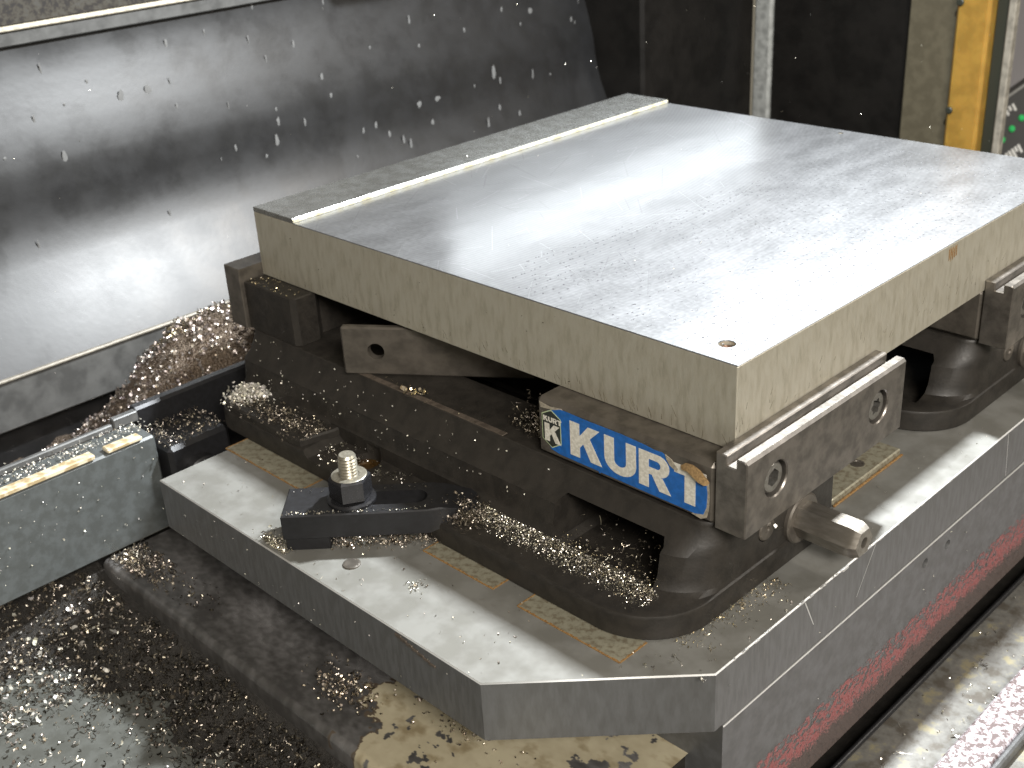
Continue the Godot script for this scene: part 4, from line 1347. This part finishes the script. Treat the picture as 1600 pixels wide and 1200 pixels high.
	chips("chip", 420, func():
		return Vector3(rx(-330, -180), -244.4, rx(-430, -150)), [1, 2, 0], M.speck, Vector2(0.9, 2.2), t, Vector2(0.35, 0.9), 0.6)
	chips("chip", 300, func():
		var z := rx(-470, -330)
		var x := rx(-330, -185)
		return Vector3(x, maxf(-244.4, drift(x, z)) + 2.5, z), [0, 4, 1], M.speck, Vector2(1.2, 2.6), t, Vector2(0.4, 0.95), 0.7)
	t = heaps("casting_chips", "wet chips on the painted ledge beside the fixture plate", Vector3(-150, -205, -350))
	chips("chip", 620, func():
		return Vector3(rx(-162, -138), -204.8 + rx(0, 3) * rng.randf(), -400 + absf(rng.randfn()) * 26), [1, 2, 0], M.chip_dark, Vector2(0.9, 1.8), t, Vector2(0.15, 1.5), 0.9)
	chips("chip", 90, func():
		return Vector3(-146 + rng.randfn() * 6, -204.8, -318 + rng.randfn() * 16), [1, 0, 4], M.chip_dark, Vector2(0.8, 1.6), t, Vector2(0.1, 0.6), 0.6)
	chips("chip", 420, func():
		return Vector3(-138 + rng.randfn() * 7, -204.8 + rx(0, 2), -170 + rng.randfn() * 12), [0, 1, 4], M.chip_dark, Vector2(0.8, 1.6), t, Vector2(0.15, 2.0), 0.7)
	chips("chip", 160, func():
		return Vector3(-112 + rng.randfn() * 10, -204.8 + rx(0, 2), -92 + rng.randfn() * 22), [0, 1, 4], M.chip_dark, Vector2(0.7, 1.5), t, Vector2(0.15, 2.0), 0.7)
	t = heaps("cover_chips", "loose chips on the stained way cover", Vector3(150, -289, 60))
	chips("chip", 120, func():
		return Vector3(rx(60, 330), -288.6, rx(36, 110)), [0, 4, 1], M.chip, Vector2(0.5, 1.3), t, Vector2(0.5, 1.0), 0.5)
	chips("curl", 14, func():
		return Vector3(rx(90, 300), -288.4, rx(40, 74)), [3, 2], M.chip, Vector2(1.2, 2.4), t, Vector2(0.5, 1.0), 0.3)
	t = heaps("top_chips", "few loose chips lying on the bright plate", Vector3(200, 0, -150))
	chips("chip", 40, func():
		return Vector3(rx(5, 400), 0.2, rx(-360, -5)), [0, 4, 3], M.chip, Vector2(0.3, 0.7), t, Vector2(0.4, 1.0), 0.4)
	chips("chip", 10, func():
		return Vector3(rx(5, 200), 3.2, rx(-410, -368)), [0, 4, 3], M.chip, Vector2(0.4, 0.9), t, Vector2(0.4, 1.0), 0.4)
	# single curls one can point to
	var singles := [
		["chip_curl", Vector3(-64, -135.6, 30), 1, 2.0, "wide bright chip curl on the front edge of the fixture plate"],
		["chip_curl", Vector3(-46, -135.8, -14), 1, 2.4, "curled chip on the rusty patch by the vise's rounded foot"],
		["chip_curl", Vector3(-13, -82.5, -228), 1, 3.4, "shiny rolled chip on the ledge of the left vise under the plate"],
		["chip_curl", Vector3(-19.5, -100, -199), 3, 1.4, "pale chip stuck on the dark side of the left vise"],
		["chip_curl", Vector3(30, -104, 8), 4, 3.0, "knot of chips wedged beside the spindle under the jaw"],
		["chip_curl", Vector3(130, 0.6, -120), 3, 0.9, "small brown chip lying in the middle of the bright plate"],
	]
	for q in singles:
		org = q[1]
		var o := put(q[0], chip_meshes[q[2]], M.brass if "brown" in q[4] else M.chip, self)
		o.position = q[1] * 0.001
		o.scale = Vector3.ONE * q[3] * 0.8
		o.rotation.y = rng.randf() * TAU
		tag(o, q[4], "chip")
